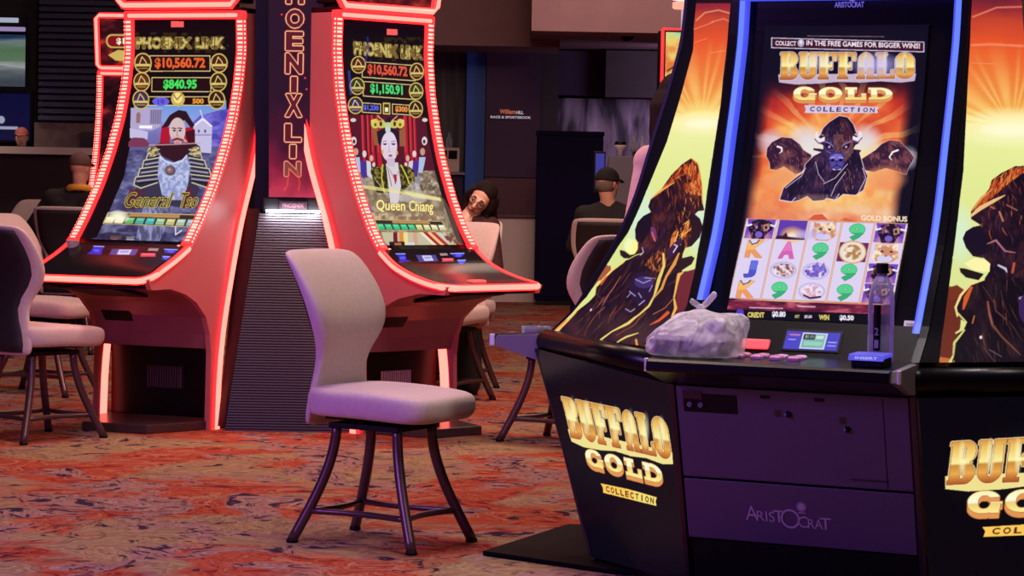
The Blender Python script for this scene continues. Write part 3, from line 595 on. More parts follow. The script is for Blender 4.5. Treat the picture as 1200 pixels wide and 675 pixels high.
def art_right_wedge():
    A = Art([(2.14, 1138.4, -19.9, 1197.1, -17.0), (2.0, 1136.2, 27.7, 1199.3, 30.5), (1.8, 1130.3, 95.4, 1212.4, 98.2), (1.6, 1122.9, 163.4, 1231.2, 166.2), (1.4, 1115.6, 232.2, 1249.2, 234.4), (1.2, 1105.4, 301.9, 1277.9, 303.2),
             (1.05, 1095.3, 355.2, 1307.4, 355.5), (.95, 1089.1, 391.2, 1325.4, 390.4), (.86, 1077.9, 425.1, 1360.9, 422.9)], 300, 560)
    sky_rays(A, 1186, 150, 146, 300, 6)
    A.soft(1186, 152, 40, 9, (255, 255, 250), 1, pw=.6); A.soft(1186, 150, 70, 26, (255, 250, 200), .8)
    for p, w in (([(1140, 20), (1168, 9), (1200, 8)], 2.2), ([(1139, 53), (1160, 52), (1200, 54)], 3), ([(1138, 74), (1165, 75)], 1.2)): A.line(p, w, (246, 150, 110), .65)
    z3 = Z(1090, 180, 4.82); z4 = Z(1090, 310, 4.82)
    A.soft(1126, 275, 16, 40, (214, 240, 226), .7)
    A.poly(z4([(-20, 620), (0, 560), (60, 300), (110, 120), (180, 160), (170, 330), (130, 620)]), (110, 44, 30)); A.poly(z4([(20, 625), (45, 520), (110, 530), (90, 625)]), (196, 110, 60))
    A.poly(z4([(105, 130), (150, 115), (200, 150), (160, 190), (110, 200)]), (120, 50, 30))
    head = z3([(230, 325), (260, 290), (330, 200), (345, 150), (400, 110), (480, 70), (560, 70), (650, 130), (760, 260), (800, 330), (820, 400), (860, 440), (880, 500), (840, 580), (800, 620), (800, 700), (330, 700), (335, 620), (300, 590), (240, 580), (200, 530), (182, 480), (200, 440), (240, 415), (285, 405), (230, 370)])
    body = z4([(330, 40), (300, 85), (220, 110), (170, 170), (140, 240), (150, 290), (200, 330), (170, 370), (130, 440), (130, 510), (100, 560), (90, 625), (1300, 640), (1100, 300), (850, 0)])
    m = A.mpoly(body); fur(A, m, 70, 16, 34, (18, 8, 20), (28, 14, 26), (52, 30, 40), (.42, .66, .95))
    strokes(A, m, 260, 26, 1.4, lambda x, y: 70, lambda x, y, r: [(14, 6, 18), (44, 22, 34), (74, 42, 44), (26, 12, 26), (110, 64, 50) if r.rand() < .3 else (36, 18, 30)][r.randint(5)], 31, 18, 14)
    m = A.mpoly(head); fur(A, m, 71, 14, 16, (24, 10, 28), (38, 16, 34), (80, 34, 34), (.42, .6, .92))
    strokes(A, m, 420, 11, 1.5, lambda x, y: 80, lambda x, y, r: [(20, 8, 24), (50, 22, 42), (70, 30, 36), (120, 52, 34) if y < 250 else (64, 40, 70), (34, 14, 32), (170, 84, 44) if r.rand() < .3 and y < 270 else (46, 22, 44)][r.randint(6)], 33)
    top = A.mpoly(z3([(230, 325), (330, 200), (345, 150), (400, 110), (480, 70), (560, 75), (600, 130), (520, 110), (440, 170), (360, 240), (260, 320)])); strokes(A, top, 200, 12, 1.7, lambda x, y: 110, lambda x, y, r: [(140, 44, 24), (196, 76, 34), (226, 130, 60), (100, 32, 24), (206, 90, 40)][r.randint(5)], 35)
    A.line(z3([(232, 350), (280, 310), (360, 265), (420, 235)]), [3, 5, 4, 1], (240, 190, 130)); A.line(z3([(235, 320), (290, 250), (350, 200)]), [2, 3, 1], (230, 150, 80))
    A.poly(z3([(285, 410), (240, 418), (200, 442), (184, 480), (204, 530), (244, 576), (310, 570), (320, 470)]), (24, 12, 34))
    A.poly(z3([(190, 620), (250, 590), (310, 600), (336, 625), (330, 665), (250, 665)]), (255, 244, 170)); A.poly(z3([(165, 645), (200, 650), (300, 680), (270, 715), (200, 700), (170, 670)]), (30, 18, 20))
    for p, w, c in (([(320, 510), (370, 490), (420, 550), (480, 560)], [1, 2.6, 2, 1], (196, 120, 140)), ([(380, 630), (420, 650), (430, 670)], [2, 3, 1], (230, 220, 240)), ([(470, 620), (460, 670)], 3, (210, 90, 50)), ([(390, 330), (410, 380)], 2.4, (200, 130, 100)), ([(340, 300), (360, 310)], 2, (190, 110, 90)), ([(430, 290), (490, 320)], 1.6, (170, 100, 80))):
        A.line(z3(p), w, c, .85)
    for p, w, c in (([(300, 85), (225, 112), (172, 172), (142, 240), (152, 290)], [2, 2.6, 3, 2.6, 2], (250, 226, 150)), ([(150, 270), (200, 325), (180, 365), (145, 385)], [2, 2, 3, 2], (226, 230, 130)), ([(190, 370), (135, 440), (128, 510), (105, 560), (92, 620)], [2, 3, 2, 4, 3], (222, 220, 130)),
                    ([(230, 130), (200, 190), (185, 250)], [3, 6, 2], (224, 96, 40)), ([(320, 210), (330, 280), (345, 340)], [2, 3, 3], (150, 84, 70)), ([(345, 340), (390, 400), (460, 470), (500, 510)], [3, 2, 2, 1], (120, 70, 50)), ([(355, 200), (365, 260), (420, 310)], 1.4, (110, 64, 60)),
                    ([(500, 190), (530, 180)], 3, (170, 140, 210)), ([(505, 200), (530, 280)], 2, (120, 90, 170)), ([(325, 480), (395, 520)], .8, (130, 110, 130)), ([(245, 290), (235, 330)], 1.6, (190, 110, 80)), ([(130, 545), (110, 600)], 2, (190, 90, 50))):
        A.line(z4(p), w, c, .95)
    A.ell(*z4([(280, 410)])[0], 1.6, 2, (236, 226, 226)); A.ell(*z4([(560, 250)])[0], 14, 20, (56, 34, 84))
    X, Y = A.X, A.Y
    L = np.interp(Y, [-20, 0, 200, 330, 440], [1141, 1139, 1129, 1113, 1098])
    A.put(X < L, (6, 4, 10)); A.put(X > L + np.interp(Y, [0, 440], [66, 260]) - 8, (6, 4, 10)); A.put(Y > 439 - .02 * (X - 1098), (8, 6, 10))
    return A

def art_logo_left():
    A = Art([(1, 627.0, 408.3, 784.8, 450.4), (.5, 660.8, 530.1, 795.2, 568.7), (0, 694.7, 652.7, 805.4, 684.1)], 260, 380, bg=(7, 5, 14))
    A.soft(725, 530, 90, 70, (40, 40, 40), .35)
    gold_logo(A, [(659, 465.5), (781, 491), (788, 539), (670, 513)], [(685.5, 525), (776.5, 546.5), (779.5, 568), (689, 545)], [(707, 566), (770, 581.5), (769.6, 594), (709, 578)])
    return A
def art_logo_right():
    A = Art([(1, 1074.8, 466.6, 1366.6, 462.7), (.5, 1081.9, 589.8, 1326.5, 582.6), (0, 1088.8, 709.8, 1287.0, 701.0)], 300, 340, bg=(6, 5, 14))
    A.soft(1220, 560, 120, 70, (40, 40, 40), .3)
    gold_logo(A, [(1114, 518), (1339, 505), (1333, 558), (1108, 568)], [(1132, 576), (1306, 569), (1302, 596), (1130, 602)], [(1153, 616), (1290, 610), (1288, 624), (1151, 629)])
    return A
GOLD = (206, 178, 92)
def jackpots(A, rows, cl, cr, sl):
    """rows of prize boxes with round badges at both ends"""
    for (x0, y0, x1, y1, txt, c, tx0, tx1) in rows:
        A.rect(x0, y0, x1, y1, (226, 206, 140), .95, sl=sl); A.rect(x0 + 1, y0 + 1.1, x1 - 1, y1 - 1.1, (34, 8, 12), sl=sl)
        if txt: A.put(A.grow(A.mtext(txt, tx0, y0 + 2.6, tx1, y1 - 2.4, sl=sl, bold=.04), 1), [v * .45 for v in c]); A.text(txt, tx0, y0 + 2.6, tx1, y1 - 2.4, c, sl=sl, bold=.04)
    for (x, y, r, c) in cl + cr:
        A.ell(x, y, r, r * 1.15, GOLD); A.ell(x, y, r * .84, r * .98, (42, 16, 14)); A.ell(x, y, r * .74, r * .86, c, .6)
        A.rect(x - r * .8, y + r * .1, x + r * .8, y + r * .38, (216, 190, 110)); A.line([(x - r * .4, y + r * .1), (x - r * .1, y - r * .7), (x + r * .3, y - r * .2), (x + r * .4, y + r * .1)], 1.1, (230, 200, 120))
        A.line([(x - r * .5, y + r * .6), (x + r * .5, y + r * .6)], .9, (190, 150, 80))
def phoenix_title(A, x0, y0, x1, y1, sl):
    for w, a, b in (('PHOENIX', 0, .63), ('LINK', .68, 1)):
        m = A.mtext(w, x0 + (x1 - x0) * a, y0 + sl * (x1 - x0) * a, x0 + (x1 - x0) * b, y1 + sl * (x1 - x0) * a, sl=sl, bold=.045)
        A.put(A.grow(m, 4), (214, 190, 100)); A.put(A.grow(m, 2), (40, 20, 12)); A.put(m, (122, 96, 44))
        f = A.noise(6, 5, 3); A.put(m & (f > .52), (226, 206, 120), .8)
def meter(A, Q, n, cols):
    A.poly(Q, (204, 186, 120)); A.poly(qmap(Q, [(.012, .06), (.988, .06), (.988, .94), (.012, .94)]), (58, 44, 40))
    A.poly(qmap(Q, [(.25, .08), (.8, .08), (.8, .32), (.25, .32)]), (190, 140, 84))
    for i, c in enumerate(cols):
        q = qmap(Q, [((i + .1) / n, .4), ((i + .92) / n, .4), ((i + .92) / n, .9), ((i + .1) / n, .9)]); A.poly(q, c)
        A.poly(qmap(Q, [((i + .2) / n, .46), ((i + .8) / n, .46), ((i + .8) / n, .62), ((i + .2) / n, .62)]), [min(255, v + 34) for v in c])

def art_general():
    A = Art([(2.3, 157.5, 23.0, 276.7, 22.3), (2.1, 157.9, 64.0, 277.0, 64.0), (1.9, 153.2, 104.5, 272.5, 105.2), (1.7, 145.4, 145.0, 265.0, 146.4), (1.5, 133.6, 185.7, 253.8, 187.8), (1.3, 118.5, 226.9, 239.4, 229.8),
             (1.15, 104.3, 258.3, 225.9, 261.8), (1.05, 93.4, 279.6, 215.5, 283.4)], 260, 560, bg=(14, 5, 10))
    X, Y = A.X, A.Y
    z = Z(140, 110, 6.75); y3 = Z(110, 190, 6.13)
    scene = [(158, 118), (265, 118), (265, 128), (262, 160), (256, 195), (246, 225), (232, 260), (222, 284), (90, 284), (114, 278), (132, 240), (146, 205), (154, 165), (157, 128)]
    S = A.mpoly(scene)
    n = A.noise(9, 5, 8); n2 = A.noise(26, 20, 2)
    A.fill(S, A.ramp(Y + n2 * 12, [(120, (92, 150, 226)), (145, (140, 160, 222)), (165, (120, 112, 178)), (200, (86, 84, 130)), (240, (84, 84, 126)), (270, (62, 50, 74))]))
    A.put(S & (Y > 172), (60, 56, 96), .25); A.fill(S & (Y > 176), A.ramp(n, [(.3, (52, 50, 92)), (.55, (92, 92, 140)), (.8, (150, 150, 190))]), .7)
    A.poly(z([(580, 230), (640, 170), (720, 150), (790, 130), (860, 120), (850, 400), (720, 420), (590, 330)]), (96, 90, 200)); A.fill(A.mpoly(z([(640, 170), (720, 150), (790, 130), (860, 120), (850, 400), (720, 420)])), A.ramp(n, [(.3, (70, 60, 160)), (.7, (130, 120, 220))]), .8)
    A.poly(z([(90, 110), (340, 110), (330, 260), (260, 290), (90, 290)]), (176, 166, 206)); A.poly(z([(245, 125), (340, 125), (330, 240), (245, 240)]), (142, 132, 172))
    for k in range(5): A.line(z([(255 + k * 18, 130), (253 + k * 18, 235)]), .8, (110, 96, 140))
    A.poly(z([(135, 170), (168, 170), (168, 230), (135, 230)]), (150, 110, 110)); A.ell(*z([(152, 172)])[0], 2.6, 4, (150, 110, 110)); A.poly(z([(85, 270), (230, 300), (225, 360), (85, 350)]), (196, 190, 226)); A.poly(z([(160, 250), (265, 250), (262, 275), (160, 272)]), (250, 246, 255))
    A.poly(z([(75, 380), (110, 345), (200, 350), (245, 400), (220, 420), (70, 420)]), (122, 56, 84))
    A.poly(z([(585, 255), (660, 190), (735, 250), (725, 470), (600, 460)]), (196, 190, 226)); A.poly(z([(580, 255), (660, 185), (740, 255), (725, 262), (660, 210), (592, 265)]), (232, 228, 246)); A.ell(*z([(630, 295)])[0], 1.2, 2, (90, 80, 120)); A.ell(*z([(680, 295)])[0], 1.2, 2, (90, 80, 120)); A.line(z([(660, 190), (640, 130)]), 1.2, (220, 216, 240)); A.line(z([(590, 325), (725, 325)]), 1.4, (150, 130, 190))
    # robe and armour
    A.poly(y3([(330, 150), (440, 90), (680, 90), (760, 190), (700, 330), (640, 330), (500, 300), (420, 330), (250, 340), (210, 320)]), (58, 50, 74)); A.poly(y3([(260, 190), (350, 200), (330, 330), (220, 340)]), (96, 36, 44), .8); A.poly(y3([(640, 170), (700, 200), (740, 330), (650, 330)]), (110, 30, 40), .8)
    A.fill(A.mpoly(y3([(360, 320), (560, 320), (520, 470), (470, 580), (300, 570)])), A.ramp(A.noise(3, 12, 4), [(.35, (84, 82, 120)), (.6, (150, 150, 192))]))
    # hair, cloth and face
    A.poly(z([(340, 250), (410, 270), (400, 400), (320, 400)]), (176, 22, 48)); A.poly(z([(510, 270), (590, 260), (590, 390), (520, 390)]), (176, 22, 48))
    A.poly(z([(430, 150), (470, 128), (530, 138), (560, 190), (600, 250), (570, 270), (520, 210), (420, 220), (390, 260), (340, 270), (380, 200), (400, 170)]), (44, 18, 30)); A.poly(z([(520, 300), (600, 280), (600, 420), (560, 430)]), (70, 14, 30))
    A.poly(z([(280, 400), (330, 390), (600, 390), (640, 420), (600, 470), (540, 500), (440, 540), (340, 490)]), (52, 20, 34)); A.line(z([(240, 405), (430, 400), (640, 390)]), 1.6, (206, 160, 160), .8)
    A.ell(*z([(462, 288)])[0], 9.4, 14.8, (214, 188, 190)); A.poly(z([(415, 340), (505, 340), (490, 395), (440, 395)]), (204, 172, 176))
    for ex in (438, 484): A.line(z([(ex - 16, 270), (ex + 14, 274)]), 1.2, (60, 30, 40)); A.ell(*z([(ex, 290)])[0], 1.7, 1.1, (50, 30, 50))
    A.line(z([(462, 285), (458, 330), (472, 332)]), 1, (170, 130, 140)); A.poly(z([(420, 360), (460, 345), (505, 360), (500, 376), (460, 364), (425, 376)]), (140, 36, 50)); A.ell(*z([(462, 385)])[0], 3, 1.6, (206, 130, 140)); A.poly(z([(505, 340), (540, 380), (520, 384)]), (206, 180, 120))
    chest = A.mpoly(z([(322, 490), (360, 520), (430, 545), (500, 520), (535, 485), (560, 560), (552, 640), (540, 720), (500, 840), (420, 840), (340, 800), (300, 640)])); A.put(chest, (160, 170, 214)); A.fill(chest, A.ramp(A.noise(3, 3, 6), [(.4, (132, 142, 192)), (.55, (176, 184, 224)), (.75, (214, 220, 244))]), .7)
    A.line(z([(322, 490), (370, 535), (430, 552), (500, 530), (535, 488)]), 1.8, (206, 214, 240)); A.ell(*z([(404, 606)])[0], 6.2, 6, (96, 76, 90)); A.ell(*z([(400, 602)])[0], 4.2, 4, (132, 100, 104)); A.ell(*z([(398, 600)])[0], 1.6, 1.6, (180, 150, 150))
    for sx in (-1, 1):
        cx = lambda q: q if sx < 0 else 872 - q
        for k in range(4):
            y0 = 430 + k * 66; x1 = 318 - k * 6; x0 = 232 - k * 34
            p = [(cx(x1), y0 + 10), (cx(x0), y0 + 30), (cx(x0 - 16), y0 + 92), (cx(x0 + 40), y0 + 118), (cx(x1), y0 + 74)]
            A.poly(z(p), (46, 40, 54)); A.line(z([p[0], p[1], p[2], p[3], p[4]]), 1.5, (196, 190, 170))
            A.line(z([(cx(x1), y0 + 44), (cx(x0 + 12), y0 + 62)]), 2.2, (150, 150, 176)); A.line(z([(cx(x1), y0 + 60), (cx(x0 + 18), y0 + 84)]), 1, (20, 18, 26))
        A.fill(A.mell(*z([(cx(268), 456)])[0], 6.4, 6) <= 1, A.ramp(A.noise(2, 2, 8), [(.4, (96, 80, 50)), (.6, (206, 190, 140))]))
    for (ax, ay) in ((430, 395), (300, 420)): pass
    # name lettering
    m = A.mtext('General', 147, 225.5, 204, 243, sl=.0, shear=.55, bold=.0) | A.mtext('Tso', 212, 226, 232, 243, shear=.5, bold=.0)
    A.put(A.grow(m, 4), (60, 40, 20), .9); A.put(A.grow(m, 3), (222, 204, 110)); A.put(m, (70, 54, 20))
    # meter and foot of the screen
    meter(A, [(127, 248.5), (233, 251.5), (228, 266.5), (121, 262)], 9, [(240, 226, 180), (240, 226, 180), (110, 180, 110), (84, 170, 150), (80, 176, 170), (150, 190, 150), (196, 190, 130), (176, 190, 170), (150, 180, 190)])
    A.soft(139, 254, 14, 8, (255, 250, 220), 1, pw=.5); A.line([(206, 266), (206, 275), (213, 270)], 1.4, (220, 216, 230))
    A.rect(130, 276, 143, 280, (190, 120, 90), .9, sl=.03); A.rect(149, 277, 158, 281, (230, 230, 240), .9, sl=.03); A.poly([(126, 272), (150, 274), (165, 281), (110, 279)], (30, 24, 40), .5)
    # top of the screen
    A.put((Y < 118) & S, (16, 6, 10)); A.rect(201, 25, 216, 32, (255, 96, 96))
    n = A.noise(7, 5, 12); A.put((n > .6) & (Y > 38) & (Y < 62) & (X > 157) & (X < 268), (80, 60, 20), .5)
    phoenix_title(A, 160, 44, 263, 57, .0)
    jackpots(A, [(176, 65, 247, 84, '$10,560.72', (232, 96, 44), 182, 241), (178, 90.5, 248, 108, '$840.95', (70, 224, 96), 192, 231), (174, 113, 206, 124, '', (0, 0, 0), 0, 0), (214, 113, 250, 124, '500', (244, 160, 60), 226, 239)],
             [(168, 74, 10.5, (96, 40, 20)), (166.5, 96, 10, (150, 70, 40)), (165.5, 117, 10, (86, 70, 150))], [(257, 74, 10, (96, 40, 20)), (256, 96, 10, (60, 50, 20)), (254, 117, 10, (60, 40, 20))], 0)
    A.ell(189, 119, 10, 5, (104, 96, 226)); A.ell(209, 116, 8, 9, GOLD); A.ell(209, 115, 5, 6, (246, 226, 140)); A.line([(204, 111), (208, 117), (214, 110)], 1.4, (150, 110, 50)); A.ell(191, 119, 2.6, 3, (80, 70, 190)); A.line([(186, 117), (186, 122)], 1.2, (60, 50, 160))
    return A

def art_queen():
    A = Art([(2.3, 401.0, 22.7, 500.7, 30.0), (2.1, 400.1, 64.8, 499.7, 70.8), (1.9, 402.4, 106.7, 502.1, 111.5), (1.7, 408.2, 148.7, 507.8, 152.2), (1.5, 416.1, 190.9, 515.7, 193.1), (1.3, 427.7, 233.4, 527.4, 234.4),
             (1.15, 439.3, 265.6, 539.0, 265.6), (1.05, 449.5, 287.4, 549.2, 286.7)], 260, 560, bg=(12, 5, 14))
    X, Y = A.X, A.Y
    z = Z(400, 130, 7.94); y4 = Z(390, 150, 4.22)
    S = A.mpoly([(409, 130), (500, 136), (504, 160), (512, 200), (524, 245), (541, 290), (455, 292), (436, 258), (422, 225), (413, 190), (409, 160)])
    n = A.noise(5, 5, 8)
    A.put(S, (84, 18, 40)); A.fill(S & (Y > 200), A.ramp(n, [(.3, (90, 76, 60)), (.55, (150, 130, 110)), (.75, (206, 190, 170))]))
    for x, w in ((195, 26), (245, 22), (285, 26), (340, 40), (600, 36), (650, 26), (690, 22)):
        A.line(z([(x, 40), (x + 12, 380), (x + 20, 500)]), w / 7.94, (184, 30, 44)); A.line(z([(x - 5, 40), (x + 5, 380)]), .8, (226, 84, 80), .8)
    A.poly(z([(270, 90), (345, 180), (350, 320), (310, 320)]), (150, 90, 50)); A.poly(z([(545, 180), (600, 150), (600, 330), (550, 330)]), (150, 90, 60))
    A.poly(y4([(120, 280), (190, 230), (560, 350), (600, 420), (660, 590), (640, 600), (270, 600), (170, 440)]), (150, 130, 100), .5)
    # attendants both sides
    for sx, ox in ((1, 0), (-1, 905)):
        q = lambda p: z([(ox + sx * a, b) for a, b in p])
        A.ell(*q([(115, 280)])[0], 3.4, 5, (222, 212, 206)); A.ell(*q([(118, 285)])[0], 1.6, 2.4, (60, 40, 60)); A.ell(*q([(110, 85)])[0], 3.4, 2.2, (216, 206, 200)); A.ell(*q([(135, 380)])[0], 3, 4.4, (196, 150, 130))
        A.poly(q([(105, 430), (170, 430), (180, 570), (140, 580)]), (170, 190, 226)); A.poly(q([(175, 460), (225, 470), (240, 620), (190, 610)]), (70, 46, 150)); A.poly(q([(230, 460), (270, 470), (290, 640), (240, 600)]), (206, 206, 214))
        A.ell(*q([(215, 400)])[0], 2.4, 4, (220, 206, 210)); A.ell(*q([(280, 440)])[0], 2.2, 3.6, (214, 170, 160)); A.ell(*q([(300, 500)])[0], 1.8, 2.8, (220, 200, 200)); A.poly(q([(150, 600), (215, 630), (250, 720), (180, 700)]), (140, 140, 150))
    # robe
    A.fill(A.mpoly(z([(420, 480), (380, 520), (290, 520), (270, 560), (330, 760), (700, 780), (690, 560), (640, 520), (560, 500), (520, 470)])), A.ramp(A.noise(2.2, 2.6, 3), [(.42, (40, 36, 16)), (.58, (96, 84, 34)), (.72, (150, 134, 60))]))
    A.poly(y4([(195, 230), (250, 300), (300, 350), (420, 380), (470, 360), (430, 280), (400, 260), (340, 330), (260, 330)]), (206, 200, 206), .6)
    A.poly(z([(415, 490), (470, 480), (530, 480), (560, 700), (520, 900), (460, 900), (440, 700)]), (216, 206, 214)); A.line(z([(450, 540), (500, 640), (540, 560)]), 1.1, (170, 150, 170)); A.poly(z([(485, 590), (515, 590), (520, 640), (505, 690)]), (170, 30, 50))
    A.line(z([(385, 500), (375, 620), (400, 760)]), 1.5, (206, 196, 70)); A.line(z([(560, 505), (610, 600), (640, 680)]), 1.5, (206, 196, 70)); A.line(z([(430, 520), (470, 700)]), .9, (120, 100, 60))
    # head
    A.poly(z([(330, 190), (400, 170), (430, 60), (480, 60), (500, 170), (545, 190), (545, 300), (520, 320), (500, 210), (380, 240), (372, 330), (345, 300)]), (32, 18, 44))
    A.ell(*z([(448, 330)])[0], 9.6, 17.4, (226, 208, 226)); A.poly(z([(385, 340), (520, 340), (515, 430), (470, 480), (430, 470), (395, 420)]), (222, 204, 222)); A.poly(z([(420, 440), (500, 440), (500, 520), (430, 510)]), (204, 184, 206))
    for ex in (408, 490): A.line(z([(ex - 22, 286), (ex + 18, 280)]), .7, (90, 70, 110)); A.ell(*z([(ex, 311)])[0], 2, 1, (70, 60, 100)); A.line(z([(ex - 20, 304), (ex + 18, 304)]), .6, (60, 40, 80))
    A.line(z([(450, 300), (446, 375), (462, 380)]), .8, (186, 160, 196)); A.ell(*z([(460, 417)])[0], 2.4, 1.4, (190, 84, 120)); A.ell(*z([(460, 412)])[0], 1.6, .8, (160, 50, 90)); A.ell(*z([(385, 380)])[0], 1.3, 2.6, GOLD); A.ell(*z([(522, 390)])[0], 1.3, 2.6, GOLD)
    for sx in (-1, 1):
        q = lambda a, b: z([(435 + sx * a, b)])[0]
        A.ell(*q(60, 125), 5.6, 4.6, (206, 190, 96)); A.ell(*q(120, 118), 5, 5.6, (214, 196, 90)); A.ell(*q(66, 120), 1.6, 2.8, (60, 40, 30)); A.ell(*q(118, 128), 1.6, 2, (110, 90, 40)); A.line([q(40, 90), q(80, 60), q(96, 40)], 1, (214, 200, 130)); A.ell(*q(140, 95), 2.4, 2, (222, 206, 110))
    A.ell(*z([(435, 140)])[0], 4.2, 4.4, (190, 206, 150)); A.ell(*z([(436, 175)])[0], 3.2, 3.6, (196, 210, 206))
    # ribbon, lettering, meter
    A.poly(y4([(118, 280), (180, 285), (540, 345), (545, 360), (300, 320), (120, 295)]), (236, 226, 140), .75); A.poly(y4([(330, 300), (540, 345), (545, 362), (400, 345)]), (240, 234, 170), .6)
    A.poly(y4([(150, 370), (175, 370), (200, 420), (170, 400)]), (80, 50, 150), .9)
    m = A.mtext('Queen', 441, 234, 475, 248, sl=.03, bold=.0) | A.mtext('Chiang', 480, 235, 509, 251, sl=.03, bold=.0)
    A.put(A.grow(m, 4), (96, 60, 20), .9); A.put(A.grow(m, 2), (240, 216, 120)); A.put(m, (255, 240, 170))
    A.fill(A.mpoly(y4([(190, 420), (520, 430), (560, 470), (210, 460)])), A.ramp(n, [(.4, (150, 110, 90)), (.6, (226, 206, 160))]), .6)
    meter(A, [(438, 257), (520, 259), (526, 270.5), (443.5, 270)], 9, [(60, 190, 130)] * 5 + [(206, 206, 130), (214, 210, 150), (220, 216, 170), (214, 216, 180)])
    lo = A.mpoly(y4([(240, 515), (590, 515), (650, 590), (290, 600), (255, 560)])); A.put(lo, (196, 190, 160))
    for a, c in ((300, (120, 20, 40)), (330, (226, 140, 60)), (352, (240, 220, 150)), (400, (214, 160, 130)), (430, (236, 226, 190)), (450, (180, 30, 50)), (470, (240, 200, 120)), (490, (190, 40, 60)), (520, (210, 206, 190)), (560, (150, 90, 80))):
        A.put(A.mpoly(y4([(a, 515), (a + 20, 515), (a + 90 * (a > 420) + 22, 600), (a + 90 * (a > 420), 600)])), c)
    A.fill(A.mpoly(y4([(540, 515), (592, 515), (645, 590), (600, 590)])), A.ramp(n, [(.4, (120, 70, 60)), (.6, (206, 196, 160))])); A.rect(456, 283, 474, 290, (36, 20, 34)); A.rect(462, 284.5, 470, 288.5, (176, 110, 70)); A.rect(478, 284, 486, 289, (214, 214, 226))
    # top
    A.put(S & (Y < 134 + .03 * (X - 410)), (16, 6, 14)); A.rect(454, 34, 467, 41, (255, 96, 96), sl=.04)
    n = A.noise(7, 5, 12); A.put((n > .6) & (Y > 44) & (Y < 72) & (X > 410), (80, 60, 20), .5)
    phoenix_title(A, 415, 49, 498, 64, .075)
    jackpots(A, [(424, 72, 489, 91, '$10,560.72', (224, 84, 60), 431, 479), (425, 95, 489, 113, '$1,150.91', (70, 220, 120), 434, 473), (424, 120, 447, 132, '$1,230', (90, 110, 240), 426, 444), (460, 121.5, 488, 134, '$300', (240, 150, 70), 464, 479)],
             [(420, 76, 9, (110, 40, 30)), (418.5, 101, 9, (40, 90, 50)), (416.5, 123.5, 9, (60, 60, 170))], [(490.5, 84, 9, (96, 40, 30)), (489.5, 107, 9, (50, 100, 40)), (489, 128, 9, (60, 40, 20))], .07)
    A.rect(449, 120, 458, 134, GOLD, sl=.05); A.rect(450.5, 122, 456.5, 132.5, (60, 40, 20), sl=.05); A.rect(451.5, 126, 455.5, 131, (240, 236, 190), sl=.05)
    A.line([(431, 44), (432, 60), (428, 72)], 2.6, (70, 60, 200), .45); A.line([(409, 84), (411, 110)], 3, (80, 90, 230), .5)
    return A

def art_sign():
    # drawing units: 64 wide, 0 at lower edge up to 330
    A = Art([(1, 0, 0, 64, 0), (0, 0, 330, 64, 330)], 110, 560, bg=(42, 14, 34))
    n = A.noise(20, 26, 3); n2 = A.noise(8, 8, 5)
    A.fill(np.ones(A.X.shape), A.ramp(A.Y + (n - .5) * 50, [(0, (36, 14, 34)), (210, (40, 14, 34)), (262, (66, 16, 40)), (300, (130, 26, 56)), (330, (190, 50, 76))]))
    let = [('P', 46, 76), ('H', 78, 108), ('O', 109, 136), ('E', 135, 162), ('N', 160, 189), ('I', 187, 211), ('X', 207, 239), ('L', 242, 268), ('I', 266, 287), ('N', 286, 308)]
    for k, (ch, y0, y1) in enumerate(let):
        w = 7 if ch == 'I' else 20
        m = A.mtext(ch, 32 - w / 2 - 1.5, y0 + 3, 32 + w / 2 - 1.5, y1 - 3, bold=.035)
        fade = 1.0 if k < 9 else .75
        A.put(A.grow(m, 9), (140, 20, 30), .55 * fade); A.put(A.grow(m, 6), (232, 70, 50), fade); A.put(A.grow(m, 4), (255, 226, 170), fade); A.put(A.grow(m, 1), (96, 20, 36), fade)
    for x, y in ((15, 83), (46, 169), (21, 285), (52, 238), (44, 156)): A.ell(x, y + 35, 1.2, 1.2, (240, 60, 70))
    A.soft(32, 310, 16, 16, (214, 60, 60), .3); A.line([(26, 296), (24, 316), (20, 322)], 1.4, (230, 90, 60), .7); A.line([(36, 298), (40, 314), (38, 322)], 1.4, (230, 90, 60), .7)
    return A

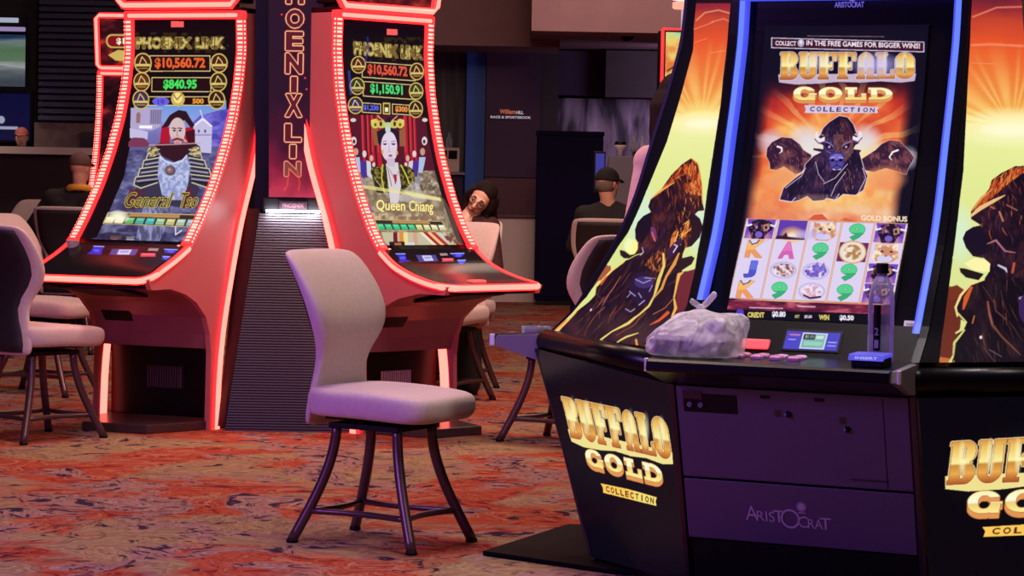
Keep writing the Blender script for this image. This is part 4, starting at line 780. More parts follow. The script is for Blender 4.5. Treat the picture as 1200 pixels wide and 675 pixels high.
def art_deck(kind):
    if kind == 'A':
        A = Art([(1, 89.6, 281.6, 217.3, 285.7), (.66, 70.7, 298.6, 199.5, 303.0), (.32, 49.7, 313.0, 179.6, 317.7), (0, 38.6, 322.2, 169.1, 327.1)], 200, 130, bg=(8, 5, 9))
        z = Z(30, 270, 5)
        it = [('b', [(410, 92), (468, 94), (452, 128), (440, 156), (357, 152), (385, 130)]), ('w', [(512, 112), (668, 112), (640, 160), (490, 156)]), ('r', [(676, 142), (762, 142), (756, 168), (668, 168)]), ('g', [(730, 104), (788, 106), (776, 126), (718, 124)]), ('b', [(820, 112), (892, 114), (880, 142), (812, 140)]), ('b', [(800, 166), (850, 170), (830, 188), (786, 184)])]
    else:
        A = Art([(1, 449.4, 291.8, 553.8, 290.9), (.66, 465.7, 309.8, 570.2, 308.3), (.32, 489.9, 324.2, 594.5, 322.3), (0, 523.2, 335.0, 627.9, 332.7)], 200, 130, bg=(8, 5, 9))
        z = Z(430, 240, 5.714)
        it = [('b', [(195, 338), (255, 338), (270, 385), (312, 402), (236, 412), (220, 370)]), ('w', [(330, 348), (465, 348), (496, 402), (365, 406)]), ('r', [(512, 378), (592, 376), (604, 402), (526, 406)]), ('g', [(490, 334), (540, 332), (554, 352), (502, 356)]), ('b', [(568, 336), (660, 334), (664, 352), (640, 372), (600, 368)]), ('b', [(630, 396), (680, 394), (692, 412), (650, 422)])]
    for k, p in it:
        q = z(p)
        if k == 'b':
            A.poly(q, (50, 44, 190)); cx = sum(a for a, b in q) / len(q); cy = sum(b for a, b in q) / len(q); A.ell(cx, cy, 4, 2.4, (84, 84, 250)); A.line([q[0], q[1]], 1.6, (150, 170, 255))
        if k == 'w':
            A.poly(q, (84, 70, 150)); A.poly(qmap(q, [(.28, .1), (.76, .1), (.76, .92), (.28, .92)]), (206, 206, 240)); A.poly(qmap(q, [(.36, .3), (.68, .3), (.68, .6), (.36, .6)]), (150, 160, 214))
        if k == 'r': A.poly(q, (236, 70, 96)); A.poly(qmap(q, [(.1, .2), (.9, .2), (.9, .5), (.1, .5)]), (255, 130, 140))
        if k == 'g': A.poly(q, (170, 140, 140))
    return A

def art_topper():
    A = Art([(1, 0, 0, 100, 0), (0, 0, 60, 100, 60)], 120, 80, bg=(70, 14, 22))
    n = A.noise(14, 10, 3); A.fill(np.ones(A.X.shape), A.ramp(n, [(.35, (44, 10, 18)), (.6, (110, 24, 30)), (.8, (170, 60, 40))]))
    A.put(A.mpoly(_rr(8, 20, 92, 38, 8, 8)), GOLD); A.put(A.mpoly(_rr(10, 22, 90, 36, 7, 7)), (130, 16, 26)); A.text('$10,560.72', 22, 24.5, 80, 34, (255, 244, 210), bold=.04)
    A.poly([(10, 47), (24, 40), (60, 44), (92, 40), (84, 52), (50, 56), (20, 54)], GOLD); A.poly([(60, 4), (52, 16), (40, 12), (66, 18), (90, 10), (70, 12)], (220, 150, 60))
    return A
def art_side_screen():
    A = Art([(1, 0, 0, 100, 0), (0, 0, 160, 100, 160)], 130, 220, bg=(30, 8, 14))
    n = A.noise(18, 14, 3); A.fill(np.ones(A.X.shape), A.ramp(n, [(.35, (24, 6, 12)), (.6, (66, 14, 26)), (.8, (140, 40, 40))]))
    for y, c, h in ((14, (130, 16, 26), 18), (56, (60, 140, 70), 12), (70, (80, 84, 190), 12)):
        A.put(A.mpoly(_rr(30, y, 98, y + h, 6, 6)), GOLD); A.put(A.mpoly(_rr(32, y + 1.6, 96, y + h - 1.6, 5, 5)), c)
    A.text('$840.95', 44, 17.5, 90, 28, (255, 244, 210), bold=.04); A.text('1,150.91', 46, 59, 90, 65, (240, 250, 230), bold=.04); A.text('500', 56, 73, 80, 79, (230, 236, 255), bold=.04)
    A.poly([(36, 40), (48, 36), (90, 38), (96, 46), (60, 50), (40, 48)], GOLD)
    A.soft(70, 120, 40, 30, (226, 150, 110), .8); A.ell(70, 112, 14, 16, (224, 190, 150)); A.ell(74, 118, 6, 7, (140, 60, 50)); A.poly([(50, 130), (95, 128), (98, 150), (44, 150)], (206, 180, 130))
    return A
def art_tv(kind):
    A = Art([(1, 0, 0, 100, 0), (0, 0, 60, 100, 60)], 120, 72, bg=(6, 8, 30))
    if kind == 'race':
        n = A.noise(30, 4, 3); A.fill(np.ones(A.X.shape), A.ramp(A.Y + n * 8, [(6, (40, 66, 110)), (12, (150, 170, 170)), (22, (110, 150, 110)), (34, (130, 160, 130)), (38, (200, 206, 206)), (46, (120, 130, 140)), (60, (84, 94, 106))]))
        A.line([(0, 36), (50, 33), (100, 38)], 2, (214, 218, 220)); A.poly([(44, 34), (60, 33), (62, 42), (58, 46), (50, 45)], (226, 226, 230))
    else:
        A.put(np.ones(A.X.shape), (12, 14, 70)); A.ell(62, 34, 5, 5, (206, 210, 240)); A.rect(58, 42, 84, 46, (206, 210, 240))
    return A
def art_deck_screen():
    A = Art([(1, 0, 0, 100, 0), (0, 0, 32, 100, 32)], 90, 30, bg=(70, 64, 196))
    A.rect(30, 2, 76, 30, (206, 214, 224)); A.rect(33, 4, 73, 28, (120, 180, 170)); A.rect(33, 4, 54, 14, (30, 34, 44)); A.text('$0.50', 36, 6, 52, 12, (220, 230, 220)); A.rect(56, 6, 70, 12, (196, 226, 214)); A.rect(36, 17, 70, 24, (150, 206, 190))
    A.rect(6, 5, 26, 8, (206, 120, 160)); A.rect(80, 16, 96, 18, (160, 160, 240)); A.rect(80, 22, 96, 24, (160, 160, 240)); A.rect(6, 14, 20, 16, (150, 150, 236))
    return A
# ------------------------------------------------------------------ camera
F_PX, CAM_H, ROLL = 3000.0, 1.45, R_(1.1)
pitch = math.atan((337.5 - 205.0) / F_PX)
cam_d = bpy.data.cameras.new('camera'); cam_d.sensor_width = 36; cam_d.lens = 36 * F_PX / 1200; cam_d.clip_end = 200
cam = bpy.data.objects.new('camera', cam_d); col.objects.link(cam)
fw = Vector((0, math.cos(pitch), -math.sin(pitch))); u0 = Vector((0, math.sin(pitch), math.cos(pitch))); r0 = Vector((1, 0, 0))
rt = r0 * math.cos(ROLL) + u0 * math.sin(ROLL); up = -r0 * math.sin(ROLL) + u0 * math.cos(ROLL)
M3 = Matrix((rt, up, -fw)).transposed(); M4 = M3.to_4x4(); M4.translation = Vector((0, 0, CAM_H)); cam.matrix_world = M4
scn.camera = cam

# ------------------------------------------------------------------ materials
BLACK = mat('black gloss plastic', (10, 8, 14), .3, spec=.22)
BLACKM = mat('black matt metal', (12, 10, 15), .55, bump=.1, spec=.2)
DARKM = mat('dark brown metal', (58, 42, 52), .35, metal=.4)
FABRIC = mat('pale upholstery', (206, 184, 182), .75, noise=.06, nscale=60, bump=.25, bscale=500, sheen=.2)
SHELL = mat('speckled dark seat shell', (34, 28, 34), .7, noise=.5, nscale=220)
TANSHELL = mat('brown seat shell', (74, 56, 54), .7, noise=.2, nscale=120)
STEEL = mat('legs bronze metal', (96, 72, 76), .35, metal=.6)
PLUM = mat('satin cabinet grey', (80, 66, 98), .5, noise=.04, nscale=90, bump=.15, bscale=700)
SILVER = mat('brushed silver', (230, 226, 234), .4, metal=.15)
PANEL_GLOW = mat('cabinet side with red glow tint', (196, 104, 108), .4, spec=.35)  # red glow of the light strips is put into the panel colour
BELLY = mat('cabinet underside reddish', (150, 84, 92), .42)  # even reddish base colour for the underside
RIBS = mat('ribbed grey plastic', (70, 62, 72), .45)
LABELW = mat('white sticker', (226, 220, 214), .6)
ART = art_mat('lit picture', 1.0, rough=.4, spec=.08)
ARTG = art_mat('lit picture under gloss', 1.0, rough=.2, spec=.1)
LEDR = glow('red light tube edge', (1.0, .010, .012), 4.5)
LEDC = glow('red light tube core', (4.5, .52, .40), 1.0)
LEDD = glow('light bar diodes', (4.5, .80, .62), 1.0)
LEDB = glow('blue light tube', (.055, .075, .85), 1.0)
LEDBC = glow('blue light tube core', (.12, .22, 1.25), 1.0)
WHITEL = glow('white strip lamp', (1.0, .96, 1.0), 55.0)
REDB = glow('lit red button', (1.0, .05, .09), 1.0)
REDS = glow('lit red front button', (1.0, .13, .12), 1.0)
SKIN = mat('skin', (206, 150, 128), .5, noise=.05, nscale=40)

def carpet():
    m, t, b = new_mat('patterned carpet'); L = t.links; N = t.nodes.new
    tc = N('ShaderNodeTexCoord'); mp = N('ShaderNodeMapping'); mp.inputs['Rotation'].default_value = (0, 0, R_(24)); mp.inputs['Scale'].default_value = (1, 1, 1)
    L.new(tc.outputs['Object'], mp.inputs['Vector'])
    w = N('ShaderNodeTexNoise'); w.inputs['Scale'].default_value = 1.1; w.inputs['Detail'].default_value = 3
    L.new(mp.outputs['Vector'], w.inputs['Vector'])
    mx = N('ShaderNodeMixRGB'); mx.blend_type = 'ADD'; mx.inputs['Fac'].default_value = .8
    L.new(mp.outputs['Vector'], mx.inputs['Color1']); L.new(w.outputs['Color'], mx.inputs['Color2'])
    def nz(sc, det, dist, rough=.6):
        n = N('ShaderNodeTexNoise'); n.inputs['Scale'].default_value = sc; n.inputs['Detail'].default_value = det; n.inputs['Distortion'].default_value = dist; n.inputs['Roughness'].default_value = rough
        L.new(mx.outputs['Color'], n.inputs['Vector']); return n
    def rp(src, stops, const=False):
        r = N('ShaderNodeValToRGB'); e = r.color_ramp.elements
        while len(e) < len(stops): e.new(.5)
        for k, (p, c) in zip(e, stops): k.position = p; k.color = (*hexc(*c), 1)
        L.new(src, r.inputs['Fac']); return r
    a = rp(nz(3.6, 5, 1.8, .6).outputs['Fac'], [(.28, (92, 36, 46)), (.38, (154, 60, 54)), (.46, (192, 104, 82)), (.52, (160, 68, 60)), (.58, (202, 134, 108)), (.66, (136, 50, 52)), (.74, (190, 126, 104))])      # red feathers
    tn = rp(nz(1.5, 4, 4.0, .5).outputs['Fac'], [(.28, (110, 92, 76)), (.36, (176, 150, 118)), (.41, (140, 112, 92)), (.45, (188, 160, 124)), (.49, (150, 120, 96)), (.53, (192, 158, 124)), (.57, (136, 110, 92)), (.62, (182, 146, 122)), (.70, (150, 112, 110))])   # tan contour swirls
    pk = rp(nz(5.0, 4, 2.6, .55).outputs['Fac'], [(.30, (44, 36, 62)), (.42, (66, 44, 72)), (.46, (184, 144, 132)), (.54, (150, 108, 110)), (.60, (196, 160, 150)), (.66, (74, 44, 68))])   # mauve with dark leaves
    ma = rp(nz(.85, 3, 1.4, .5).outputs['Fac'], [(.44, (0, 0, 0)), (.52, (255, 255, 255))])
    mb_ = rp(nz(1.15, 3, 1.8, .5).outputs['Fac'], [(.52, (0, 0, 0)), (.58, (255, 255, 255))])
    m1 = N('ShaderNodeMixRGB'); L.new(ma.outputs['Color'], m1.inputs['Fac']); L.new(tn.outputs['Color'], m1.inputs['Color1']); L.new(a.outputs['Color'], m1.inputs['Color2'])
    m2 = N('ShaderNodeMixRGB'); L.new(mb_.outputs['Color'], m2.inputs['Fac']); L.new(m1.outputs['Color'], m2.inputs['Color1']); L.new(pk.outputs['Color'], m2.inputs['Color2'])
    h = rp(nz(3.3, 5, 3.0).outputs['Fac'], [(.35, (255, 255, 255)), (.40, (0, 0, 0))])
    m3 = N('ShaderNodeMixRGB'); L.new(h.outputs['Color'], m3.inputs['Fac']); L.new(m2.outputs['Color'], m3.inputs['Color1']); m3.inputs['Color2'].default_value = (*hexc(58, 34, 56), 1)
    hs = N('ShaderNodeHueSaturation'); hs.inputs['Value'].default_value = .72; hs.inputs['Saturation'].default_value = 1.06; L.new(m3.outputs['Color'], hs.inputs['Color'])
    L.new(hs.outputs['Color'], b.inputs['Base Color']); b.inputs['Roughness'].default_value = .95; b.inputs['Specular IOR Level'].default_value = .1
    n = N('ShaderNodeTexNoise'); n.inputs['Scale'].default_value = 180; L.new(tc.outputs['Object'], n.inputs['Vector'])
    bp = N('ShaderNodeBump'); bp.inputs['Strength'].default_value = .4; bp.inputs['Distance'].default_value = .004; L.new(n.outputs['Fac'], bp.inputs['Height']); L.new(bp.outputs['Normal'], b.inputs['Normal'])
    return m
def streaked(name, c1, c2, sx, sz):
    m, t, b = new_mat(name); L = t.links; N = t.nodes.new
    tc = N('ShaderNodeTexCoord'); mp = N('ShaderNodeMapping'); mp.inputs['Scale'].default_value = (sx, sx, sz); L.new(tc.outputs['Object'], mp.inputs['Vector'])
    n = N('ShaderNodeTexNoise'); n.inputs['Scale'].default_value = 1; n.inputs['Detail'].default_value = 5; n.inputs['Distortion'].default_value = .6; L.new(mp.outputs['Vector'], n.inputs['Vector'])
    r = N('ShaderNodeValToRGB'); r.color_ramp.elements[0].position = .4; r.color_ramp.elements[1].position = .62
    r.color_ramp.elements[0].color = (*hexc(*c1), 1); r.color_ramp.elements[1].color = (*hexc(*c2), 1); L.new(n.outputs['Fac'], r.inputs['Fac']); L.new(r.outputs['Color'], b.inputs['Base Color']); b.inputs['Roughness'].default_value = .7
    return m

WALLT = mat('warm plaster', (132, 100, 98), .8, noise=.05, nscale=5)
WALLD = mat('dark wall', (56, 40, 62), .8, noise=.1, nscale=3)
WALLL = mat('pale panel', (196, 182, 174), .8, noise=.04, nscale=20)
NAVY = mat('navy laminate', (20, 16, 44), .8, spec=.05)
OLIVE = mat('olive panel', (62, 52, 50), .8, noise=.1, nscale=6)
WOODC = mat('dark brown cap', (70, 44, 44), .5)
DRAPE = streaked('streaked feature wall', (60, 50, 66), (190, 172, 190), 4.5, 1.1)
CURT = streaked('grey ribbed hanging', (60, 56, 60), (96, 92, 92), 9, .4)

# ------------------------------------------------------------------ setting
def wbox(name, m, x0, x1, y0, y1, z0, z1, parent=None, bevel=0):
    return MB().box(x0, x1, y0, y1, z0, z1).build(name, m, parent, bevel=bevel)
struct(wbox('floor', carpet(), -14, 14, -4, 36, -.1, 0))
struct(wbox('ceiling', mat('dark ceiling', (70, 54, 56), .9), -14, 14, -4, 36, 5.0, 5.1))
struct(wbox('wall_back', WALLD, -14, 14, 33.5, 33.7, 0, 5.0))
struct(wbox('wall_left', WALLD, -14, -13.8, -4, 33.5, 0, 5.0))
struct(wbox('wall_right', WALLD, 13.8, 14, -4, 33.5, 0, 5.0))
struct(wbox('wall_front', WALLD, -14, 14, -4, -3.8, 0, 5.0))
# dropped bulkheads over the far rooms
struct(MB().box(.15, 13.7, 26.5, 27.2, 2.94, 5.0).box(.15, 13.7, 27.2, 33.5, 3.02, 3.2).build('ceiling_bulkhead', WALLT), 'brown plaster bulkhead over the far bar')
struct(MB().box(-3.2, .5, 29.6, 33.5, 2.93, 5.0).build('ceiling_bulkhead', WALLT), 'brown plaster bulkhead with its end face lit')
struct(MB().box(-13.7, -3.3, 31.0, 33.5, 3.2, 5.0).build('ceiling_bulkhead', mat('dark red bulkhead', (70, 36, 40), .8)))
# half wall and doorway panels behind the woman
struct(MB().box(-2.6, .43, 29.2, 29.4, 0, .96).build('wall_half', WALLL), 'pale half wall')
struct(MB().box(-2.64, .45, 29.16, 29.44, .96, 1.0).build('trim_1', WOODC, bevel=.01))
struct(MB().box(-.36, .30, 31.2, 31.35, 1.42, 2.99).build('wall_panel', mat('dark plum panel', (74, 48, 70), .7)))
struct(MB().box(-.36, .30, 31.2, 31.35, 0, 1.41).build('wall_panel', mat('brown lower panel', (104, 66, 66), .7)))
struct(MB().box(-.60, -.37, 31.25, 31.4, 0, 2.93).build('wall_panel', mat('painted blue light panel', (44, 96, 176), .6)))  # the panel's dim blue light is put into its base colour
struct(MB().box(-2.6, -.61, 31.6, 31.7, 0, 2.93).build('wall_panel', CURT))
struct(MB().box(.30, .52, 31.3, 31.5, 0, 2.95).build('wall_panel', OLIVE))
struct(MB().box(.52, 9.0, 32.0, 32.2, 0, 2.42).build('wall_feature', DRAPE))
struct(MB().box(1.1, 9.0, 31.5, 32.2, 2.43, 3.0).build('wall_panel', OLIVE))
struct(MB().box(.46, 1.1, 31.8, 32.2, 2.45, 3.0).build('wall_panel', WALLD))
# left far side: counter, slatted column
struct(MB().box(-9.5, -4.6, 28.6, 29.0, 0, 1.58).build('counter', mat('dark counter front', (46, 28, 34), .7)))
struct(MB().box(-9.6, -4.55, 28.5, 29.02, 1.58, 1.66).build('trim_2', mat('pale counter edge', (214, 196, 186), .4)))
sl = MB()
for k in range(26): sl.box(-5.5, -4.3, 29.55, 29.75, 1.98 + k * .078, 2.03 + k * .078)
sl.box(-5.5, -4.3, 29.7, 29.9, 1.95, 4.2)
struct(sl.build('wall_slats', mat('navy slats', (36, 38, 62), .5)))
struct(MB().box(-5.55, -4.2, 29.6, 29.9, 0, 1.95).build('wall_panel', mat('brown stone panel', (96, 76, 74), .8, noise=.2, nscale=14)))
struct(MB().box(-5.0, -4.7, 29.55, 29.62, .9, 1.85).build('door_1', mat('dark door', (30, 20, 26), .5)))
# lettering on the plum panel
sg = thing('wall_sign', 'small lit two-line sign on the dark plum panel beside the blue panel', 'sign', (0, 31.19, 2.17))
def flat_text(name, body, x0, x1, z0, z1, y, m, parent, depth=.006, bold=.02):
    v, tr, ext = text_tris(body, bold)
    mb = MB()
    P = [(x0 + (x1 - x0) * a / ext[0], z0 + (z1 - z0) * b / ext[1]) for a, b in v]
    n = len(P); vs = [(x, y, z) for x, z in P] + [(x, y + depth, z) for x, z in P]
    mb.add(vs, [tuple(t) for t in tr])
    return mb.build(name, m, parent)
flat_text('lettering', 'William', -.19, .0, .02, .075, 0, glow('sign orange letters', hexc(190, 96, 70), .9), sg)
flat_text('lettering', 'HILL', .01, .10, .02, .06, 0, glow('sign white letters', hexc(190, 180, 190), .9), sg)
flat_text('lettering', 'RACE & SPORTSBOOK', -.30, .19, -.035, -.005, 0, bpy.data.materials['sign white letters'], sg)
MB().box(-.32, .21, .002, .009, -.05, .09).build('backing', bpy.data.materials['dark plum panel'], sg)

# tall navy cabinet
t = thing('tall_cabinet', 'tall navy cabinet standing right of the pale half wall', 'cabinet', (.62, 28.9, 0))
MB().box(-.37, .37, -.3, .3, .06, 1.90).build('body', NAVY, t, bevel=.01)
MB().box(-.38, .38, -.31, .31, 1.90, 1.95).build('top', NAVY, t, bevel=.008)
MB().box(-.35, .35, -.28, .28, 0, .06).build('plinth', BLACKM, t)
MB().box(-.345, .345, -.312, -.3, .1, 1.86).build('door', NAVY, t, bevel=.004)
# service shelf with condiment box and bottle
t = thing('service_shelf', 'narrow shelf with pale front edge in front of the ribbed grey hanging', 'shelf', (-.86, 31.2, 0))
MB().box(-.5, .26, -.2, .25, 1.44, 1.47).build('board', mat('pale shelf edge', (150, 120, 120), .5), t)
MB().box(-.48, .24, -.1, .25, 0, 1.44).build('body', WALLD, t)
t = thing('condiment_box', 'cream plastic box with two dark slots on the service shelf', 'box', (-.80, 31.15, 1.47))
CREAM = mat('cream plastic', (206, 184, 150), .5)
MB().prism_x([(-.11, 0), (.11, 0), (.11, .26), (-.03, .30), (-.11, .13)], -.15, .13).build('body', CREAM, t, bevel=.01)
for sx in (-.125, 0.0): MB().hexa([(sx, -.109, .16), (sx + .105, -.109, .16), (sx + .105, -.1, .158), (sx, -.1, .158)], [(sx, -.06, .262), (sx + .105, -.06, .262), (sx + .105, -.05, .258), (sx, -.05, .258)]).build('slot', BLACKM, t)
GLASS = None
def glassy(name, c, rough=.08, alpha=.35):
    m, t, b = new_mat(name)
    b.inputs['Base Color'].default_value = (*hexc(*c), 1); b.inputs['Roughness'].default_value = rough
    tr = t.nodes.new('ShaderNodeBsdfTransparent'); mx = t.nodes.new('ShaderNodeMixShader'); out = t.nodes['Material Output']
    fr = t.nodes.new('ShaderNodeFresnel'); fr.inputs['IOR'].default_value = 1.45
    ma = t.nodes.new('ShaderNodeMath'); ma.operation = 'ADD'; ma.inputs[1].default_value = alpha; t.links.new(fr.outputs['Fac'], ma.inputs[0])
    t.links.new(ma.outputs['Value'], mx.inputs['Fac']); t.links.new(tr.outputs['BSDF'], mx.inputs[1]); t.links.new(b.outputs['BSDF'], mx.inputs[2]); t.links.new(mx.outputs['Shader'], out.inputs['Surface'])
    return m
GLASS = glassy('clear glass', (220, 220, 230), .05, .12)
tag(MB().lathe([(.03, 0), (.036, .01), (.036, .1), (.014, .14), (.012, .18), (.016, .19)]).build('glass_bottle', GLASS, smooth=True), 'small clear glass bottle standing on the cream condiment box', 'bottle').location = (-.80, 31.2, 1.765)
# dome camera under the right bulkhead
t = thing('dome_camera', 'black dome camera under the purple-lit bulkhead', 'camera', (1.2, 27.9, 3.02))
MB().lathe([(.001, -.1), (.05, -.09), (.085, -.05), (.1, -.02), (.1, 0)]).build('dome', BLACK, t, smooth=True)
MB().lathe([(.12, -.02), (.12, 0), (.1, 0.0)]).build('collar', BLACKM, t, smooth=True)
struct(MB().box(-7.2, -5.56, 29.77, 29.95, 0, 5.0).build('wall_panel', mat('black display wall', (12, 9, 14), .8)))
# televisions, left
for nm, kind, z0, z1, x0, x1, lab in (('television', 'race', 2.36, 2.96, -6.5, -5.68, 'wall television with a green and grey racetrack picture, upper of two'), ('television', 'blue', 1.74, 2.28, -6.5, -5.62, 'wall television with a plain deep blue picture, lower of two')):
    t = thing(nm, lab, 'television', ((x0 + x1) / 2, 29.7, z0)); w = (x1 - x0) / 2
    MB().box(-w - .03, w + .03, 0, .06, -.03, z1 - z0 + .03).build('case', BLACK, t, bevel=.005)
    art_mesh('screen', art_tv(kind), lambda U, V, w=w, h=z1 - z0: (-w + 2 * w * U, -.003, h * (1 - V)), art_mat('television picture ' + kind, .45 if kind == 'race' else .5), t)
lightw = glow('white panel light', hexc(190, 196, 220), .7)
t = thing('ceiling_light', 'long white strip lamp above the racetrack television', 'lamp', (-6.1, 29.7, 3.0))
MB().box(-.4, .33, 0, .05, .10, .155).build('upper_tube', lightw, t, bevel=.01); MB().box(-.4, .41, 0, .05, .0, .05).build('lower_tube', glow('lilac panel light', hexc(170, 150, 200), .7), t, bevel=.01)
MB().box(-.42, .43, .05, .09, -.01, .17).build('housing', BLACKM, t); MB().box(-.02, .02, .06, .1, .1, 2.0).build('rod', BLACKM, t)
# ------------------------------------------------------------------ red-lit curved slot machines
PA = [(-.74, .855), (-.635, .9), (-.455, .963), (-.3, 1.03), (-.168, 1.168), (-.02, 1.347), (.1, 1.538), (.197, 1.73), (.26, 1.925), (.295, 2.12), (.28, 2.335)]
PB = [(-.725, .845), (-.58, .862), (-.44, .893), (-.29, .945), (-.165, 1.03), (-.09, 1.12), (.015, 1.3), (.105, 1.5), (.165, 1.69), (.215, 1.9), (.24, 2.12), (.235, 2.34)]
REAR = [(0, 0), (.012, .3), (.06, .584), (.15, .868), (.25, 1.155), (.395, 1.446), (.47, 1.65), (.51, 1.9), (.53, 2.34)]
UNDER = [(-.70, .80), (-.5, .80), (-.33, .765), (-.21, .715), (-.1, .63), (-.055, .53), (-.04, .42), (-.045, .2), (-.05, 0)]
def dense(P, n):
    P = np.array(P, float); d = np.r_[0, np.cumsum(np.hypot(*np.diff(P, axis=0).T))]
    t = np.linspace(0, d[-1], n)
    # gentle smoothing through a cubic-ish resample
    q = np.c_[np.interp(t, d, P[:, 0]), np.interp(t, d, P[:, 1])]
    for _ in range(3): q[1:-1] = (q[:-2] + 2 * q[1:-1] + q[2:]) / 4
    return q
def normals(q):
    t = np.gradient(q, axis=0); t /= np.hypot(*t.T)[:, None]
    return np.c_[-t[:, 1], t[:, 0]]            # towards the player for an upward path
def bar_along(mb, q, nrm, x0, x1, lift, th, mi=0):
    rings = []
    for (y, z), (ny, nz) in zip(q, nrm):
        a, b = (y + ny * lift, z + nz * lift), (y + ny * (lift + th), z + nz * (lift + th))
        rings.append([(x0, *a), (x1, *a), (x1, *b), (x0, *b)])
    mb.loft(rings, mi=mi)

VENT_DARK = mat('dark vent bars', (84, 70, 84), .3, metal=.5); VENT_REFLECT = mat('vent bars with painted reflection', (214, 204, 222), .25, metal=.6)  # paler copy puts a bright reflection into the queen machine's vent bars
def phoenix(name_label, fr, xc, W, P, screen_art, deck_art, z_lo=1.05, z_hi=2.30, topper=True, group=None, tl=None, vent_mat=None):
    vent_mat = vent_mat or VENT_DARK
    h = W / 2
    loc = fr.w(xc, 0, 0)
    t = thing('slot_machine', name_label, 'slot machine', loc, fr.deg, group)
    q = dense(P, 70); nr = normals(q)
    yz = lambda z: np.interp(z, q[:, 1], q[:, 0])
    # sides
    for s in (-1, 1):
        mb = MB(); poly = [tuple(p) for p in q] + REAR[::-1][0:1] + REAR[::-1][1:] + UNDER[::-1][0:]
        x0, x1 = (h - .03, h) if s > 0 else (-h, -h + .03)
        mb.prism_x(poly, x0, x1); mb.build('side_panel', PANEL_GLOW, t)
        # light strip down the rear edge of the side
        r = dense(REAR, 40); nn = normals(r); mb = MB()
        for k in range(len(r) - 1):
            pass
        rings = []; rings2 = []; rings3 = []
        for (y, z), (ny, nz) in zip(r, nn):
            xa = h * s; xo = (h + .014) * s; xo2 = (h + .022) * s
            rings.append([(xa, y + .0 * ny - .02, z), (xa, y + .045, z), (xo, y + .045, z), (xo, y - .02, z)])
            rings2.append([(xo, y - .008, z), (xo, y + .034, z), (xo2, y + .034, z), (xo2, y - .008, z)])
            if z < .5: rings3.append([((h - .03) * s, y - .02, z), ((h - .03) * s, y + .05, z), ((h - .033) * s, y + .05, z), ((h - .033) * s, y - .02, z)])
        mb.loft(rings, mi=0); mb.loft(rings2, mi=1); mb.loft(rings3, mi=1)
        mb.build('edge_light', [LEDR, LEDC], t)
        # diode bar beside the screen
        k0 = int(np.argmin(abs(q[:, 1] - (z_lo - .02)))); mb = MB(); w = .044
        bx0, bx1 = (h - .038, h + .012) if s > 0 else (-h - .012, -h + .038)
        bar_along(mb, q[k0:], nr[k0:], bx0, bx1, -.012, .03)
        fine = dense(P, 400); fn = normals(fine); d = np.r_[0, np.cumsum(np.hypot(*np.diff(fine, axis=0).T))]
        kz = int(np.argmin(abs(fine[:, 1] - (z_lo - .005)))); pos = d[kz]
        while pos < d[-1] - .03:
            i = int(np.searchsorted(d, pos)); y, z = fine[i]; ny, nz = fn[i]; ty, tz = nz, -ny
            if tz < 0: ty, tz = -ty, -tz
            c = np.array([y + ny * .018, z + nz * .018]); e = np.array([ty, tz]) * .0065; nq = np.array([ny, nz]) * .007
            for xa, xb in ((bx0 + .008, bx1 - .008),):
                mb.hexa([(xa, *(c - e)), (xb, *(c - e)), (xb, *(c + e)), (xa, *(c + e))], [(xa + .004, *(c - e * .6 + nq)), (xb - .004, *(c - e * .6 + nq)), (xb - .004, *(c + e * .6 + nq)), (xa + .004, *(c + e * .6 + nq))], 1)
                so = bx1 if s > 0 else bx0; xo = so + .006 * s
                a = c - nq * 1.6
                mb.hexa([(so, *(a - e)), (so, *(a - e + nq * 1.2)), (so, *(a + e + nq * 1.2)), (so, *(a + e))], [(xo, *(a - e * .7)), (xo, *(a - e * .7 + nq)), (xo, *(a + e * .7 + nq)), (xo, *(a + e * .7))], 1)
            pos += .0235
        mb.build('light_bar', [LEDR, LEDD], t)
    # glass sheet with the picture
    zz = lambda V: z_hi - V * (z_hi - z_lo)
    art_mesh('screen', screen_art, lambda U, V: (-h + .045 + (W - .09) * U, np.interp(zz(V), q[:, 1], q[:, 0]) - .002, zz(V)), ARTG, t)
    # cabinet behind
    qq = [(y + .03, z) for y, z in q]
    MB().prism_x([(-.66, .83)] + qq[2:-1] + [(.30, 2.33), (.53, 2.33), (.46, 1.6), (.25, 1.1), (.17, .86), (.1, .6), (-.1, .66), (-.22, .745), (-.4, .80)], -h + .03, h - .03).build('cabinet', BLACK, t)
    # top light
    ty, tz = q[-1]
    MB().box(-h - .01, h + .01, ty - .03, ty + .03, tz - .035, tz + .012).box(-h + .02, h - .02, ty - .042, ty - .02, tz - .026, tz - .004, 1).build('top_light', [LEDR, LEDC], t, bevel=.008)
    MB().box(-h, h, ty - .02, .53, tz + .005, tz + .03).build('top_cover', BLACK, t)
    # button deck
    zd = z_lo - .012
    dk = [p for p in q if p[1] <= zd]
    fy, fz = q[0]
    rc = .085
    # plan outline front with rounded corners, following the side curve
    mb = MB(); rows = []
    n = len(dk)
    for (y, z) in dk:
        e = 0.0
        if y < fy + rc: e = rc - math.sqrt(max(0, rc * rc - (fy + rc - y) ** 2))
        rows.append((h - .004 - e, y, z))
    rings = [[(-x, y, z + .006), (x, y, z + .006), (x, y, z - .03), (-x, y, z - .03)] for x, y, z in rows]
    mb.loft(rings); mb.build('button_deck', BLACK, t)
    dz0, dz1 = dk[0][1], dk[-1][1]
    vz = np.array([p[1] for p in dk]); vy = np.array([p[0] for p in dk]); sdist = np.r_[0, np.cumsum(np.hypot(np.diff(vy), np.diff(vz)))]
    lv = lambda V: (1 - V) * (dz1 - dz0) + dz0
    art_mesh('button_screen', deck_art, lambda U, V: (-h + .03 + (W - .06) * U * 1.0, np.interp(np.clip(lv(V), dz0 + .002, dz1), vz, vy) + .0, lv(V) + .0085), ARTG, t) if deck_art else None
